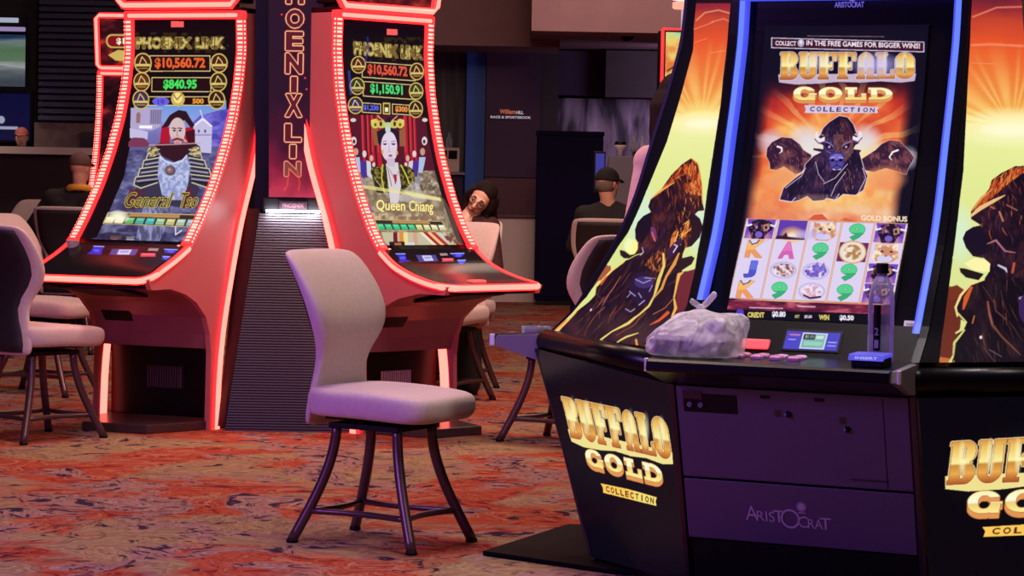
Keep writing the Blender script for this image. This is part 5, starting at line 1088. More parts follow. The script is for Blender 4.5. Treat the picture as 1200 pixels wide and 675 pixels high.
    # light tube round the deck edge
    path = [(-h, y, z - .008) for y, z in reversed(dk) if y > fy + rc]
    for k in range(7):
        a = math.pi / 2 * k / 6; path.append((-h + rc - rc * math.cos(a), fy + rc - rc * math.sin(a), np.interp(fy + rc - rc * math.sin(a), vy, vz) - .008))
    path += [(x, fy, fz - .008) for x in np.linspace(-h + rc, h - rc, 12)[1:-1]]
    for k in range(7):
        a = math.pi / 2 * (1 - k / 6); path.append((h - rc + rc * math.cos(a), fy + rc - rc * math.sin(a), np.interp(fy + rc - rc * math.sin(a), vy, vz) - .008))
    path += [(h, y, z - .008) for y, z in dk if y > fy + rc]
    out = []
    for x, y, z in path: out.append((x * (1 + .007 / h), y - .007 * (y < fy + rc), z))
    mb = MB().tube(path, .021, 10, 0); mb.tube(out, .0165, 10, 1); mb.build('deck_light', [LEDR, LEDC], t, smooth=True)
    for sx in ((.20, .0) if True else ()):
        pass
    fb = MB().box(-.05, .05, -.03, .03, 0, .02); fb.shift(-.02 if W > .72 else -.05, fy + .10, fz + .012); fb.build('spin_button', REDS, t, bevel=.008)
    for cx in (-h + .05, h - .05): MB().lathe([(.008, 0), (.008, .004), (.001, .006)], (cx, yz(zd) - .03, zd - .01), 10).build('indicator_lamp', LEDD, t)
    # underside and base
    MB().prism_x([(-.70, .80), (-.5, .797), (-.33, .762), (-.21, .712), (-.1, .627), (-.05, .53), (-.02, .45), (.12, .45), (.12, .6), (-.1, .7), (-.3, .80), (-.6, .825)], -h + .03, h - .03).build('underside', BELLY, t, smooth=False)
    MB().prism_x([(-.68, .795), (-.30, .738), (-.30, .752), (-.66, .805)], -.22, .12).build('tray', BLACKM, t, bevel=.004)
    MB().hexa([(-.28, -.13, .648), (-.1, -.13, .648), (-.1, -.06, .565), (-.28, -.06, .565)], [(-.28, -.115, .66), (-.1, -.115, .66), (-.1, -.045, .58), (-.28, -.045, .58)]).build('speaker_slot', BLACKM, t)
    MB().box(-h + .03, h - .03, .10, .14, .05, .45).build('base_panel', BLACK, t, bevel=.004)
    mb = MB().box(-.11, .13, .094, .10, .20, .34)
    for k in range(14): mb.box(-.1 + k * .016, -.092 + k * .016, .086, .094, .21, .33, 1)
    mb.build('vent', [BLACKM, vent_mat], t)
    o = MB(); pl = [(h, .0), (h - .17, -.44), (-h + .17, -.44), (-h, 0), (-h, .3), (h, .3)]
    o.prism_z(pl, 0, .05); o.build('base_plate', bpy.data.materials.get('base plate') or mat('base plate', (66, 46, 50), .28, spec=.5), t, bevel=.006)
    if topper:
        y0 = .20; zb = 2.375; zt = 2.83
        MB().hexa([(-h + .02, y0 + .02, zb + .02), (h - .02, y0 + .02, zb + .02), (h - .02, .45, zb + .02), (-h + .02, .45, zb + .02)], [(-h + .02, y0 - .06, zt), (h - .02, y0 - .06, zt), (h - .02, .40, zt), (-h + .02, .40, zt)]).build('topper', BLACK, t, bevel=.01)
        ln = lambda z: y0 - .08 * (z - zb) / (zt - zb)
        loop = [(-h + .03, ln(zb), zb), (h - .03, ln(zb), zb), (h, ln(zb + .03), zb + .03), (h, ln(zt), zt), (h - .03, ln(zt + .03), zt + .03), (-h + .03, ln(zt + .03), zt + .03), (-h, ln(zt), zt), (-h, ln(zb + .03), zb + .03), (-h + .03, ln(zb), zb)]
        mb = MB().tube(loop, .026, 10, 0); mb.tube([(x, y - .014, z) for x, y, z in loop], .016, 10, 1); mb.build('topper_light', [LEDR, LEDC], t, smooth=True)
        art_mesh('topper_screen', tl, lambda U, V: (-h + .03 + (W - .06) * U, ln(zt) + (ln(zb) - ln(zt)) * V + .008, zt - (zt - zb - .03) * V), ART, t)
        MB().box(-.1, .1, .28, .4, 2.34, 2.40).build('neck', BLACKM, t)
    return t

FA = Fr((-1.652, 14.241), -22); FB = Fr((-.8463, 14.1579), 44)
top_art = art_topper()
mA = phoenix('red-lit curved slot machine showing an armoured general on its screen', FA, -.375, .75, PA, art_general(), art_deck('A'), group='red-lit curved slot machines', tl=top_art)
mB = phoenix('red-lit curved slot machine showing a pale-faced queen on its screen', FB, .355, .71, PB, art_queen(), art_deck('B'), group='red-lit curved slot machines', tl=top_art, vent_mat=VENT_REFLECT)
side_art = art_side_screen()
FC = Fr((-3.93, 23.8), -6)
plain_deck = Art([(1, 0, 0, 10, 0), (0, 0, 10, 10, 10)], 20, 10, bg=(8, 5, 9))
mC = phoenix('smaller red-lit slot machine half hidden behind the machine with the armoured general', FC, .375, .75, PB, side_art, plain_deck, group='red-lit curved slot machines', tl=top_art)

# ------------------------------------------------------------------ sign column between the two machines
col_t = thing('sign_column', 'dark column with vertical glowing red lettering between the two red-lit machines', 'sign column', (-1.235, 14.18, 0), 2)
prof = []
nrib = 80
for k in range(nrib):
    f0 = k / nrib; f1 = (k + .55) / nrib
    y0 = .33 * f0 ** 1.25; y1 = .33 * f1 ** 1.25
    prof.append((y0 - .006, 1.21 * f0)); prof.append((y1 - .006, 1.21 * f1)); prof.append((y1 + .002, 1.21 * f1 + .0005))
mb = MB(); rings = []
for y, z in prof:
    w = .345 - .155 * z / 1.21
    rings.append([(-w, y, z), (w, y, z), (w, y + .03, z), (-w, y + .03, z)])
mb.loft(rings); mb.build('ribbed_panel', RIBS, col_t)
for s in (-1, 1):
    MB().hexa([(s * .345, .0, .02), (s * .39, .06, .02), (s * .39, .10, .02), (s * .345, .05, .02)], [(s * .19, .315, 1.23), (s * .30, .40, 1.23), (s * .30, .44, 1.23), (s * .19, .36, 1.23)]).build('cheek', mat('column cheek', (22, 18, 24), .6, spec=.15) if s < 0 else bpy.data.materials['column cheek'], col_t)
MB().hexa([(-.33, .06, 0), (.33, .06, 0), (.33, .6, 0), (-.33, .6, 0)], [(-.19, .37, 1.22), (.19, .37, 1.22), (.19, .7, 1.22), (-.19, .7, 1.22)]).hexa([(-.22, .36, 1.22), (.22, .36, 1.22), (.22, .7, 1.22), (-.22, .7, 1.22)], [(-.24, .36, 3.0), (.24, .36, 3.0), (.24, .7, 3.0), (-.24, .7, 3.0)]).build('core', BLACK, col_t)
art_mesh('sign_panel', art_sign(), lambda U, V: ((-.138 - .022 * (1 - V)) + (.276 + .044 * (1 - V)) * U, .30, 2.90 - 1.60 * V), ART, col_t)
MB().hexa([(-.145, .302, 1.295), (.145, .302, 1.295), (.145, .37, 1.295), (-.145, .37, 1.295)], [(-.168, .302, 2.92), (.168, .302, 2.92), (.168, .37, 2.92), (-.168, .37, 2.92)]).build('sign_case', BLACKM, col_t)
MB().box(-.17, .17, .305, .38, 1.215, 1.295).build('name_block', BLACKM, col_t, bevel=.005)
MB().box(-.085, .085, .296, .306, 1.225, 1.282).box(-.078, .078, .292, .297, 1.231, 1.276, 1).build('nameplate', [BLACK, DARKM], col_t)
flat_text('nameplate_lettering', 'PHOENIX', -.06, .06, 1.242, 1.265, .290, mat('dim nameplate letters', (120, 90, 96), .5), col_t)
MB().box(-.15, .15, .268, .315, 1.214, 1.226).build('down_light', WHITEL, col_t)
# ------------------------------------------------------------------ blue-lit pod of machines with picture panels between them
PZ = [.74, .80, .86, .95, 1.05, 1.24, 1.38, 1.6, 1.74, 1.94, 2.08, 2.5]; PY = [-.235, -.235, -.19, -.085, -.03, .085, .145, .21, .255, .31, .325, .335]
SZ = [.95, 1.04, 1.24, 1.52, 1.75, 1.97, 2.1, 2.5]; SY = [-.01, .035, .12, .23, .295, .336, .35, .36]
def smooth_fn(Z_, Y_):
    zz = np.linspace(Z_[0], Z_[-1], 300); yy = np.interp(zz, Z_, Y_)
    for _ in range(60): yy[1:-1] = (yy[:-2] + 2 * yy[1:-1] + yy[2:]) / 4
    return lambda z: np.interp(z, zz, yy)
pf = smooth_fn(PZ, PY); ps = smooth_fn(SZ, SY)
MW = .87
FM = Fr((.6343, 8.9217), -25); FN = Fr((.3212, 9.5107), -113)
FR2 = Fr((2.0430, 8.7798), 65)
door_y = lambda z: -.21 * (z - .03) / .715

def door_slab(x0, x1, z0, z1, th, name, m, parent, bevel=.004, lift=0):
    d = lambda z: door_y(z) - lift
    return MB().hexa([(x0, d(z0) - th, z0), (x1, d(z0) - th, z0), (x1, d(z0), z0), (x0, d(z0), z0)], [(x0, d(z1) - th, z1), (x1, d(z1) - th, z1), (x1, d(z1), z1), (x0, d(z1), z1)]).shift(-MW / 2).build(name, m, parent, bevel=bevel)

def _plate(t, h):
    MB().prism_z([(-h - .17, .3), (-h - .17, .12), (-h, -.45), (h, -.45), (h + .17, .12), (h + .17, .3)], 0, .02).build('base_plate', mat('black floor plate', (7, 6, 9), .7, spec=.08) if 'black floor plate' not in bpy.data.materials else bpy.data.materials['black floor plate'], t, bevel=.004)
    return t

def buffalo(label, fr, x_off, art, group):
    loc = fr.w(x_off + MW / 2, 0, 0); t = thing('slot_machine', label, 'slot machine', loc, fr.deg, group); h = MW / 2
    zs = np.linspace(.95, 2.5, 40)
    prof = [(.02, .03), (-.20, .735), (-.20, .79), (-.08, .80)] + [(ps(z) + .012, z) for z in zs]
    hw = h - .005; ring = lambda y, z: [(-hw, y, z), (hw, y, z), (hw, max(.36, y), z), (hw - .28, .64, z), (-hw + .28, .64, z), (-hw, max(.36, y), z)]
    MB().loft([ring(y, z) for y, z in prof]).build('cabinet', BLACK, t)
    zt = np.linspace(.86, 2.5, 44)
    for s in (-1, 1):
        mb = MB(); xa, xb = sorted((s * h, s * (h - .028)))
        mb.loft([[(xa, pf(z) - .012, z), (xb, pf(z) - .012, z), (xb, pf(z) + .14, z), (xa, pf(z) + .14, z)] for z in zt]); mb.build('side_trim', BLACK, t)
        xc = -h + .04 if s < 0 else h - .04
        zl = np.linspace(1.03 if s < 0 else .95, 2.10, 36); mb = MB()
        mb.loft([[(xc - .017, pf(z) - .003, z), (xc + .017, pf(z) - .003, z), (xc + .017, pf(z) + .03, z), (xc - .017, pf(z) + .03, z)] for z in zl], mi=0)
        mb.loft([[(xc - .009, pf(z) - .008, z), (xc + .009, pf(z) - .008, z), (xc + .009, pf(z) - .002, z), (xc - .009, pf(z) - .002, z)] for z in zl], mi=1)
        mb.build('light_strip', [LEDB, LEDBC], t)
        door_slab(*( (0.0, .022) if s < 0 else (MW - .022, MW)), .03, .75, .018, 'door_trim', DARKM, t)
        MB().box(*sorted((s * (h + .006), s * (h - .004))), -.436, -.416, .803, .848).build('end_cap', SILVER, t, bevel=.003)
    MB().box(-h + .03, h - .03, pf(2.10) - .01, pf(2.10) + .03, 2.088, 2.106).build('top_light_strip', LEDB, t)
    # picture
    if art is not None:
        art_mesh('screen', art, lambda U, V: (-h + .12 + .60 * U, ps(2.0 - 1.03 * V), 2.0 - 1.03 * V), ARTG, t)
    else:
        mb = MB(); zz = np.linspace(.97, 2.0, 20); mb.loft([[(-h + .12, ps(z), z), (-h + .72, ps(z), z), (-h + .72, ps(z) + .008, z), (-h + .12, ps(z) + .008, z)] for z in zz]); mb.build('screen', BLACK, t)
    zb = 2.062
    PUR = bpy.data.materials.get('purple lit mark') or glow('purple lit mark', hexc(120, 104, 236), .8)
    yb = float(ps(zb)) - .002
    flat_text('maker_mark', 'ARISTOCRAT', -.06, .048, zb, zb + .02, yb, PUR, t, .003)
    MB().lathe([(.001, 0), (.013, 0), (.013, .004), (.001, .004)], (0, 0, 0), 14).build('maker_dot', PUR, t).matrix_local = Matrix.Translation((.004, yb + .002, zb + .033)) @ Matrix.Rotation(R_(90), 4, 'X')
    # doors
    door_slab(.026, MW - .026, .425, .745, .014, 'upper_door', PLUM, t)
    door_slab(.026, MW - .026, .205, .418, .014, 'lower_door', PLUM, t)
    door_slab(.026, MW - .026, .03, .198, .002, 'kick_plate', BLACKM, t)
    door_slab(.755, .757, .43, .735, .002, 'seam', BLACKM, t, 0, .0135)
    door_slab(.63, .76, .452, .456, .006, 'pull_lip', DARKM, t, .001, .013)
    door_slab(.05, .245, .655, .72, .004, 'port_plate', BLACKM, t, .002, .013); door_slab(.05, .12, .70, .728, .004, 'port_label', DARKM, t, .001, .0145)
    mk = mat('port grey', (110, 100, 120), .4) if 'port grey' not in bpy.data.materials else bpy.data.materials['port grey']
    for x in (.075, .115):
        mb = MB().lathe([(.001, -.004), (.009, -.004), (.009, .004), (.005, .005), (.001, .003)], (0, 0, 0), 14); o = mb.build('port', mk, t); o.location = (x - h, door_y(.68) - .019, .68); o.rotation_euler = (R_(74), 0, 0)
    for x, z in ((.425, .665), (.63, .625)):
        o = MB().lathe([(.001, -.002), (.011, -.002), (.011, .006), (.006, .007), (.005, .003), (.001, .003)], (0, 0, 0), 16).build('lock', BLACK, t); o.location = (x - h, door_y(z) - .016, z); o.rotation_euler = (R_(74), 0, 0)
    for x, z in ((.39, .667), (.615, .655)): door_slab(x - .012, x + .012, z - .012, z + .012, .001, 'faint_label', DARKM, t, .0, .0138)
    for x in (.33, .52): door_slab(x, x + .035, .715, .727, .002, 'catch', BLACKM, t, .001, .0135)
    # maker's logo on the lower door
    lg = MB()
    def dtext(body, x0, x1, z0, z1, bold=0.0):
        v, tr, ext = text_tris(body, bold)
        P = [(x0 + (x1 - x0) * a / ext[0] - h, z0 + (z1 - z0) * b / ext[1]) for a, b in v]
        lg.add([(x, door_y(z) - .0165, z) for x, z in P], [tuple(k) for k in tr])
    def ring(cx, cz, r0, r1, n=28):
        v = []; f = []
        for k in range(n):
            a = 2 * math.pi * k / n
            for r in (r0, r1): x, z = cx + r * math.cos(a), cz + r * math.sin(a); v.append((x - h, door_y(z) - .0165, z))
        for k in range(n): j = (k + 1) % n; f.append((2 * k, 2 * k + 1, 2 * j + 1, 2 * j))
        lg.add(v, f)
    dtext('A', .245, .29, .284, .336, 0); dtext('RIS', .285, .35, .284, .32); dtext('T', .345, .385, .284, .326)
    ring(.405, .300, .027, .034); ring(.448, .345, .0, .013); ring(.448, .345, .015, .017)
    dtext('C', .432, .468, .272, .312); dtext('RA', .468, .52, .272, .305); dtext('T', .51, .55, .272, .312); dtext('-', .436, .462, .322, .326)
    lg.build('maker_logo', mat('pale logo print', (176, 160, 190), .5) if 'pale logo print' not in bpy.data.materials else bpy.data.materials['pale logo print'], t)
    # button deck
    dk = [(-.425, .846), (-.435, .838), (-.436, .812), (-.428, .804), (-.24, .752), (-.06, .76), (.02, .965), (-.012, .968), (-.10, .858)]
    MB().prism_x(dk, -h - .005, h - .03).build('button_deck', BLACK, t)
    MB().prism_x([(-.41, .843), (-.424, .807), (-.238, .754), (-.03, .78), (-.03, .852), (-.1, .86)], h - .03, h - .004).build('deck_cheek', mat('deck cheek grey', (112, 106, 116), .5) if 'deck cheek grey' not in bpy.data.materials else bpy.data.materials['deck cheek grey'], t)
    sl = lambda z: -.10 + (z - .858) * .8     # sloping fascia
    def fascia(x0, x1, z0, z1, th, name, m, bevel=.002): return MB().hexa([(x0 - h, sl(z0) - th, z0), (x1 - h, sl(z0) - th, z0), (x1 - h, sl(z0) + .01, z0), (x0 - h, sl(z0) + .01, z0)], [(x0 - h, sl(z1) - th, z1), (x1 - h, sl(z1) - th, z1), (x1 - h, sl(z1) + .01, z1), (x0 - h, sl(z1) + .01, z1)]).build(name, m, t, bevel=bevel)
    fascia(.205, .31, .872, .905, .010, 'spin_button', REDB, .006)
    fascia(.355, .56, .872, .942, .004, 'screen_frame', BLACKM)
    art_mesh('small_screen', art_deck_screen(), lambda U, V: (.362 + .19 * U - h, sl(.936 - .058 * V) - .0055, .936 - .058 * V), ART, t)
    BTN = bpy.data.materials.get('clear pink buttons') or mat('clear pink buttons', (214, 150, 190), .1, coat=.6)
    MB().box(.17 - h, .50 - h, -.30, -.17, .844, .850).build('button_tray', mat('button tray', (70, 52, 84), .3) if 'button tray' not in bpy.data.materials else bpy.data.materials['button tray'], t, bevel=.003)
    for k in range(10):
        x = .20 + (k % 5) * .066; y = -.20 - (k // 5) * .065
        o = MB().lathe([(.026, 0), (.026, .01), (.02, .016), (.001, .018)], (0, 0, 0), 4).build('button', BTN, t, bevel=.003); o.location = (x - h, y, .85); o.rotation_euler = (0, 0, R_(45))
    MB().box(.10 - h, .15 - h, -.26, -.16, .844, .853).build('service_button', LEDB, t, bevel=.004)
    if art is None: return _plate(t, h)
    # note slot with blue-lit mouth
    MB().box(.69 - h, .80 - h, -.37, -.27, .846, .882).build('note_acceptor', BLACKM, t, bevel=.008)
    MB().prism_x([(-.385, .870), (-.375, .892), (-.28, .894), (-.28, .882), (-.37, .878)], .685 - h, .805 - h).build('note_acceptor_light', glow('note slot blue', (.10, .09, .95), .75) if 'note slot blue' not in bpy.data.materials else bpy.data.materials['note slot blue'], t, bevel=.003)
    flat_text('note_acceptor_lettering', 'INSERT', .71 - h, .785 - h, .876, .885, -.3865, glow('note slot letters', (.6, .6, 1.0), .8) if 'note slot letters' not in bpy.data.materials else bpy.data.materials['note slot letters'], t, .001)
    MB().hexa([(.755 - h, .0, .955), (.84 - h, .0, .955), (.84 - h, .02, .955), (.755 - h, .02, .955)], [(.755 - h, .012, .985), (.84 - h, .012, .985), (.84 - h, .03, .985), (.755 - h, .03, .985)]).build('sticker', LABELW, t)
    flat_text('sticker_lettering', 'TICKET ONLY', .765 - h, .83 - h, .968, .977, -.001 + .0, BLACKM, t, .001)
    return _plate(t, h)

mM = buffalo('blue-lit slot machine with a bison picture and a grid of reels on its tall screen', FM, 0, art_main(), 'blue-lit slot machines')
mN = buffalo('blue-edged slot machine turned away, its deck poking out left of the tall bison panel', FN, -MW, None, 'blue-lit slot machines')

def wedge(label, Lf, Lx, Rf, Rx, art_hi, art_lo, z_hi_lo, loc):
    """panel filling the corner between two machines; everything in world space relative to loc"""
    t = thing('corner_panel', label, 'light panel', loc, 0, 'lit picture panels between machines')
    ox, oy = loc[0], loc[1]
    def Lw(y, z): p = Lf.w(Lx, y, z); return np.array([p[0] - ox, p[1] - oy, z])
    def Rw(y, z): p = Rf.w(Rx, y, z); return np.array([p[0] - ox, p[1] - oy, z])
    z0, z1 = .86, 2.14
    ax = np.array([pf(z) for z in np.linspace(z1, z0, 100)])
    def hi(U, V):
        z = z1 - (z1 - z0) * V; y = pf(z)
        a = np.array([Lf.w(Lx, 0, 0)[0], Lf.w(Lx, 0, 0)[1]]); b = np.array([Rf.w(Rx, 0, 0)[0], Rf.w(Rx, 0, 0)[1]])
        xl, yl = a[0] + Lf.Y[0] * y, a[1] + Lf.Y[1] * y; xr, yr = b[0] + Rf.Y[0] * y, b[1] + Rf.Y[1] * y
        return xl + (xr - xl) * U - ox, yl + (yr - yl) * U - oy, z
    art_mesh('picture', art_hi, hi, ART, t)
    TL, TR, BL, BR = z_hi_lo
    TL, TR, BL, BR = [np.array([p[0] - ox, p[1] - oy, p[2]]) for p in (TL, TR, BL, BR)]
    def lo(U, V):
        U = U[..., None]; V = V[..., None]
        p = (TL * (1 - U) + TR * U) * (1 - V) + (BL * (1 - U) + BR * U) * V
        return p[..., 0], p[..., 1], p[..., 2]
    art_mesh('sign_panel', art_lo, lo, ARTG, t)
    # body behind both
    nrm = np.cross(TR - TL, BL - TL); nrm /= np.linalg.norm(nrm)
    if nrm[1] < 0: nrm = -nrm
    back = np.array([nrm[0], nrm[1], 0]); back /= np.linalg.norm(back)
    def wd(p, q, z):
        p, q = p + (q - p) * .012, q + (p - q) * .012; m = (p + q) / 2 + back * np.linalg.norm((q - p)[:2]) * .40; e = (q - p) * .08
        return [(p[0], p[1], z), (q[0], q[1], z), (m[0] + e[0], m[1] + e[1], z), (m[0] - e[0], m[1] - e[1], z)]
    mb = MB(); rings = []
    for z, (a, b) in [(.0, (BL, BR)), (.74, (TL, TR))]:
        p, q = a + back * .012, b + back * .012; rings.append(wd(p, q, z))
    for z in np.linspace(.84, 2.5, 24):
        p, q = Lw(pf(z), z) + back * .014, Rw(pf(z), z) + back * .014; rings.append(wd(p, q, z))
    mb.loft(rings); mb.build('body', BLACK, t)
    # rounded ledge between the two pictures
    a, b = Lw(pf(.86), .84), Rw(pf(.86), .83)
    a2, b2 = TL + np.array([0, 0, .015]), TR + np.array([0, 0, .03])
    ca, cb = (a + a2) / 2 + back * .02, (b + b2) / 2 + back * .02
    MB().tube([ca, cb], .045, 16).ell(ca, (.045,) * 3).build('ledge', BLACK, t, smooth=True)
    # edges
    e = TL - BL
    MB().tube([BL + back * .01, TL + back * .01], .012, 8).build('edge_trim', DARKM, t, smooth=True)
    return t
def onf(f, x, y, z): return f.w(x, y, z)
wL = wedge('tall lit panel with a bison head, gold lettering below, left of the blue-lit machine', FN, 0, FM, 0, art_left_wedge(), art_logo_left(), (FN.w(0, -.25, .80), FM.w(0, -.21, .745), FN.w(0, 0, .03), FM.w(0, 0, .03)), (.48, 9.35, 0))
wR = wedge('tall lit panel with a bison head cut off by the right edge, gold lettering below', FM, MW, FR2, 0, art_right_wedge(), art_logo_right(), (FM.w(MW, -.21, .745), FR2.w(0, -.21, .745), FM.w(MW, 0, .03), FR2.w(0, 0, .03)), (1.73, 8.75, 0))
# ------------------------------------------------------------------ chairs
def make_chair(label, loc, rz, group):
    t = thing('casino_chair', label, 'chair', loc, rz, group)
    def sup(w, d, cx, cy, z, n=28, e=3.2, frontpull=0):
        out = []
        for k in range(n):
            a = 2 * math.pi * k / n; c, s = math.cos(a), math.sin(a)
            out.append((cx + w * math.copysign(abs(c) ** (2 / e), c), cy + d * math.copysign(abs(s) ** (2 / e), s), z(math.copysign(abs(s) ** (2 / e), s)) if callable(z) else z))
        return out
    # seat cushion: rounded, front edge rolling down
    fz = lambda base, dz: (lambda s: base - .012 * max(0, -s) - dz * max(0, -s) ** 3)
    rings = [sup(.21, .24, 0, -.025, fz(.498, .0), e=5), sup(.236, .272, 0, -.03, fz(.506, .0), e=5), sup(.246, .284, 0, -.033, fz(.530, .0), e=5), sup(.248, .288, 0, -.034, fz(.562, .0), e=5), sup(.246, .284, 0, -.033, fz(.590, .0), e=5), sup(.236, .268, 0, -.028, fz(.608, .004), e=5), sup(.19, .222, 0, -.022, fz(.618, .006), e=4.5), sup(.07, .09, 0, -.01, fz(.621, .004), e=4)]
    MB().loft(rings).build('seat', FABRIC, t, smooth=True, sub=1)
    # backrest: one bent cushion, narrow at the waist
    zs = [.455, .475, .52, .58, .64, .70, .76, .82, .88, .95, 1.02, 1.08, 1.115, 1.135, 1.142]
    ws = [.195, .212, .214, .200, .178, .164, .178, .218, .247, .256, .254, .248, .240, .222, .15]
    yr = [.262, .268, .266, .262, .256, .250, .246, .246, .254, .276, .310, .346, .366, .372, .368]
    th = [.03, .045, .052, .054, .056, .058, .082, .104, .108, .104, .096, .084, .068, .045, .02]
    rings = []
    for z, w, y, d in zip(zs, ws, yr, th):
        r = []
        for k in range(24):
            a = 2 * math.pi * k / 24; c, s = math.cos(a), math.sin(a)
            x = w * math.copysign(abs(c) ** .55, c); yy = math.copysign(abs(s) ** .75, s)
            r.append((x, y - d / 2 + d / 2 * yy - .020 * (1 - (x / w) ** 2) * 0 - .03 * (x / .25) ** 2, z))
        rings.append(r)
    MB().loft(rings).build('backrest', FABRIC, t, smooth=True, sub=1)
    # dark shell on the rear of the backrest
    rings = []
    for z, w, y in list(zip(zs, ws, yr))[1:-2]:
        w2 = max(.05, w - .04); r = []
        for k in range(13):
            x = -w2 + 2 * w2 * k / 12; r.append((x, y - .03 * (x / .25) ** 2 - .004 - .014 * (x / w2) ** 8, z))
        for k in range(12, -1, -1):
            x = -w2 + 2 * w2 * k / 12; r.append((x, y + .010 - .03 * (x / .25) ** 2 - .016 * (x / w2) ** 8, z))
        rings.append(r)
    MB().loft(rings).build('back_shell', SHELL, t, smooth=True)
    # swivel plate
    MB().box(-.17, .17, -.18, .17, .488, .516).build('seat_pan', BLACKM, t, bevel=.008)
    MB().box(-.155, .155, -.16, .16, .452, .474).lathe([(.07, .47), (.07, .49)], seg=20).build('swivel_plate', BLACKM, t, bevel=.004)
    MB().box(-.05, .05, .15, .27, .478, .492).build('back_bracket', BLACKM, t)
    for sx in (-1, 1):
        for sy in (-1, 1):
            a = Vector((sx * .125, sy * .14, .465)); b = Vector((sx * .222, sy * .275, .012))
            pts = []
            for k in range(15):
                f = k / 14; g = f * f * (1.55 - .55 * f)
                pts.append((a.x + (b.x - a.x) * g, a.y + (b.y - a.y) * g, a.z + (b.z - a.z) * f))
            leg = MB().tube(pts, .0205, 12).build('leg', STEEL, t, smooth=True)
            MB().lathe([(.02, 0), (.024, .003), (.022, .014), (.018, .018)], (b.x, b.y, 0), 14).build('foot_cap', BLACKM, leg, smooth=True)
    z = .125
    def P_(sx, sy): 
        f = (.465 - z) / .453; g = f * f * (1.55 - .55 * f); return Vector((sx * (.125 + .097 * g), sy * (.14 + .135 * g), z))
    c = [P_(-1, -1), P_(1, -1), P_(1, 1), P_(-1, 1)]
    for i in range(4):
        a, b = c[i], c[(i + 1) % 4]; m = (a + b) / 2; o = Vector((m.x, m.y, 0)).normalized() * -.035
        pts = [a + (b - a) * (k / 10) + o * math.sin(math.pi * k / 10) for k in range(11)]
        MB().tube(pts, .0125, 8).build('stretcher', STEEL, t, smooth=True)
    return t
G1 = 'pale upholstered casino chairs'
ch1 = make_chair('empty pale casino chair turned sideways, nearest and whole, in front of the sign column', (-.49, 10.0, 0), 60, G1)
def chair(label, x, y, rz): return dup(ch1, (x, y, 0), rz, label, G1)
ch2 = chair('chair cut off by the left edge with a speckled dark back, before the general machine', -2.52, 13.60, 141)
ch3 = chair('chair at the left edge whose red-lit seat shows just above the nearer chair seat', -2.98, 16.3, 72)
ch4 = chair('dark-backed chair with pale rim under the man in the brown cap', -3.42, 20.0, 172)
ch5 = chair('pink-lit empty chair left of the man in the brown cap', -4.55, 23.2, -38)
ch6 = chair('empty pink-lit chair facing us in front of the long-haired woman in glasses', -.43, 16.3, -25)
ch10 = chair('chair under the long-haired woman in glasses, hidden behind the empty pink-lit chair', -.38, 17.15, -15)
ch7 = chair('chair with curved pale rim and crossed legs behind the left bison panel', .303, 13.91, -126)
ch8 = chair('brown-backed chair with pale top under the man in the black cap', .70, 19.3, 176)
ch9 = chair('dim chair by the dark counter at the far left edge', -5.15, 25.4, 150)
# ------------------------------------------------------------------ people
HAIRD = mat('dark brown hair', (34, 20, 22), .75, noise=.4, nscale=90, spec=.15)
def cloth(name, c, rough=.85): return bpy.data.materials.get(name) or mat(name, c, rough, noise=.08, nscale=40)
EYEW = mat('eye white', (230, 224, 220), .3); IRIS = mat('dark iris', (40, 28, 26), .2); LIPS = mat('lips', (150, 70, 72), .45)

def head_parts(mb, H):
    """skull, jaw, nose, ears; H maps head space (face toward -Y, crown +Z) to the person's space"""
    def E(c, r, nu=20, nv=14): 
        m2 = MB().ell((0, 0, 0), r, nu, nv); mb.add([tuple(H @ (Vector(c) + Vector(v))) for v in m2.v], m2.f)
    def C(a, b, ra, rb):
        m2 = MB().caps(a, b, ra, rb, 10); mb.add([tuple(H @ Vector(v)) for v in m2.v], m2.f)
    E((0, .018, .035), (.074, .094, .086)); E((0, -.012, .0), (.066, .078, .085)); E((0, -.022, -.055), (.052, .062, .058)); E((0, -.058, -.088), (.022, .02, .018))
    C((0, -.088, .018), (0, -.108, -.022), .009, .0125); C((-.011, -.094, -.026), (.011, -.094, -.026), .0085, .0085)
    C((-.045, -.074, .03), (-.012, -.084, .03), .011, .009); C((.012, -.084, .03), (.045, -.074, .03), .009, .011)
    C((-.03, -.066, -.012), (-.044, -.05, -.016), .018, .016); C((.03, -.066, -.012), (.044, -.05, -.016), .018, .016)
    C((-.018, -.082, -.054), (.018, -.082, -.054), .0085, .0085); C((-.014, -.080, -.066), (.014, -.080, -.066), .009, .009)
    for s in (-1, 1): C((s * .072, .008, .018), (s * .07, .012, -.018), .012, .009)

def hand(mb, wrist, fwd, nrm, side, curl=.5):
    w = Vector(wrist); f = Vector(fwd).normalized(); n = Vector(nrm).normalized(); s = f.cross(n).normalized() * side
    n = s.cross(f).normalized() * side
    pc = w + f * .045
    for k in range(4):
        o = s * (.027 - .018 * k); mb.caps(w + o * .6, w + f * .085 + o, .013, .0105, 8)
    for k, L in enumerate((.068, .076, .071, .055)):
        b = w + f * .085 + s * (.027 - .018 * k); d = f.copy(); p = b
        for q, fr in enumerate((.45, .32, .23)):
            d = (d * math.cos(curl * .8) - n * math.sin(curl * .8)).normalized(); e = p + d * L * fr; mb.caps(p, e, .0088 - .0008 * q, .0082 - .0008 * q, 8); p = e
    b = w + f * .02 + s * .028; d = (f * .6 + s * .75 - n * .25).normalized()
    e = b + d * .042; mb.caps(b, e, .0115, .0098, 8); mb.caps(e, e + (f * .85 + s * .2 - n * .3).normalized() * .032, .0095, .008, 8)

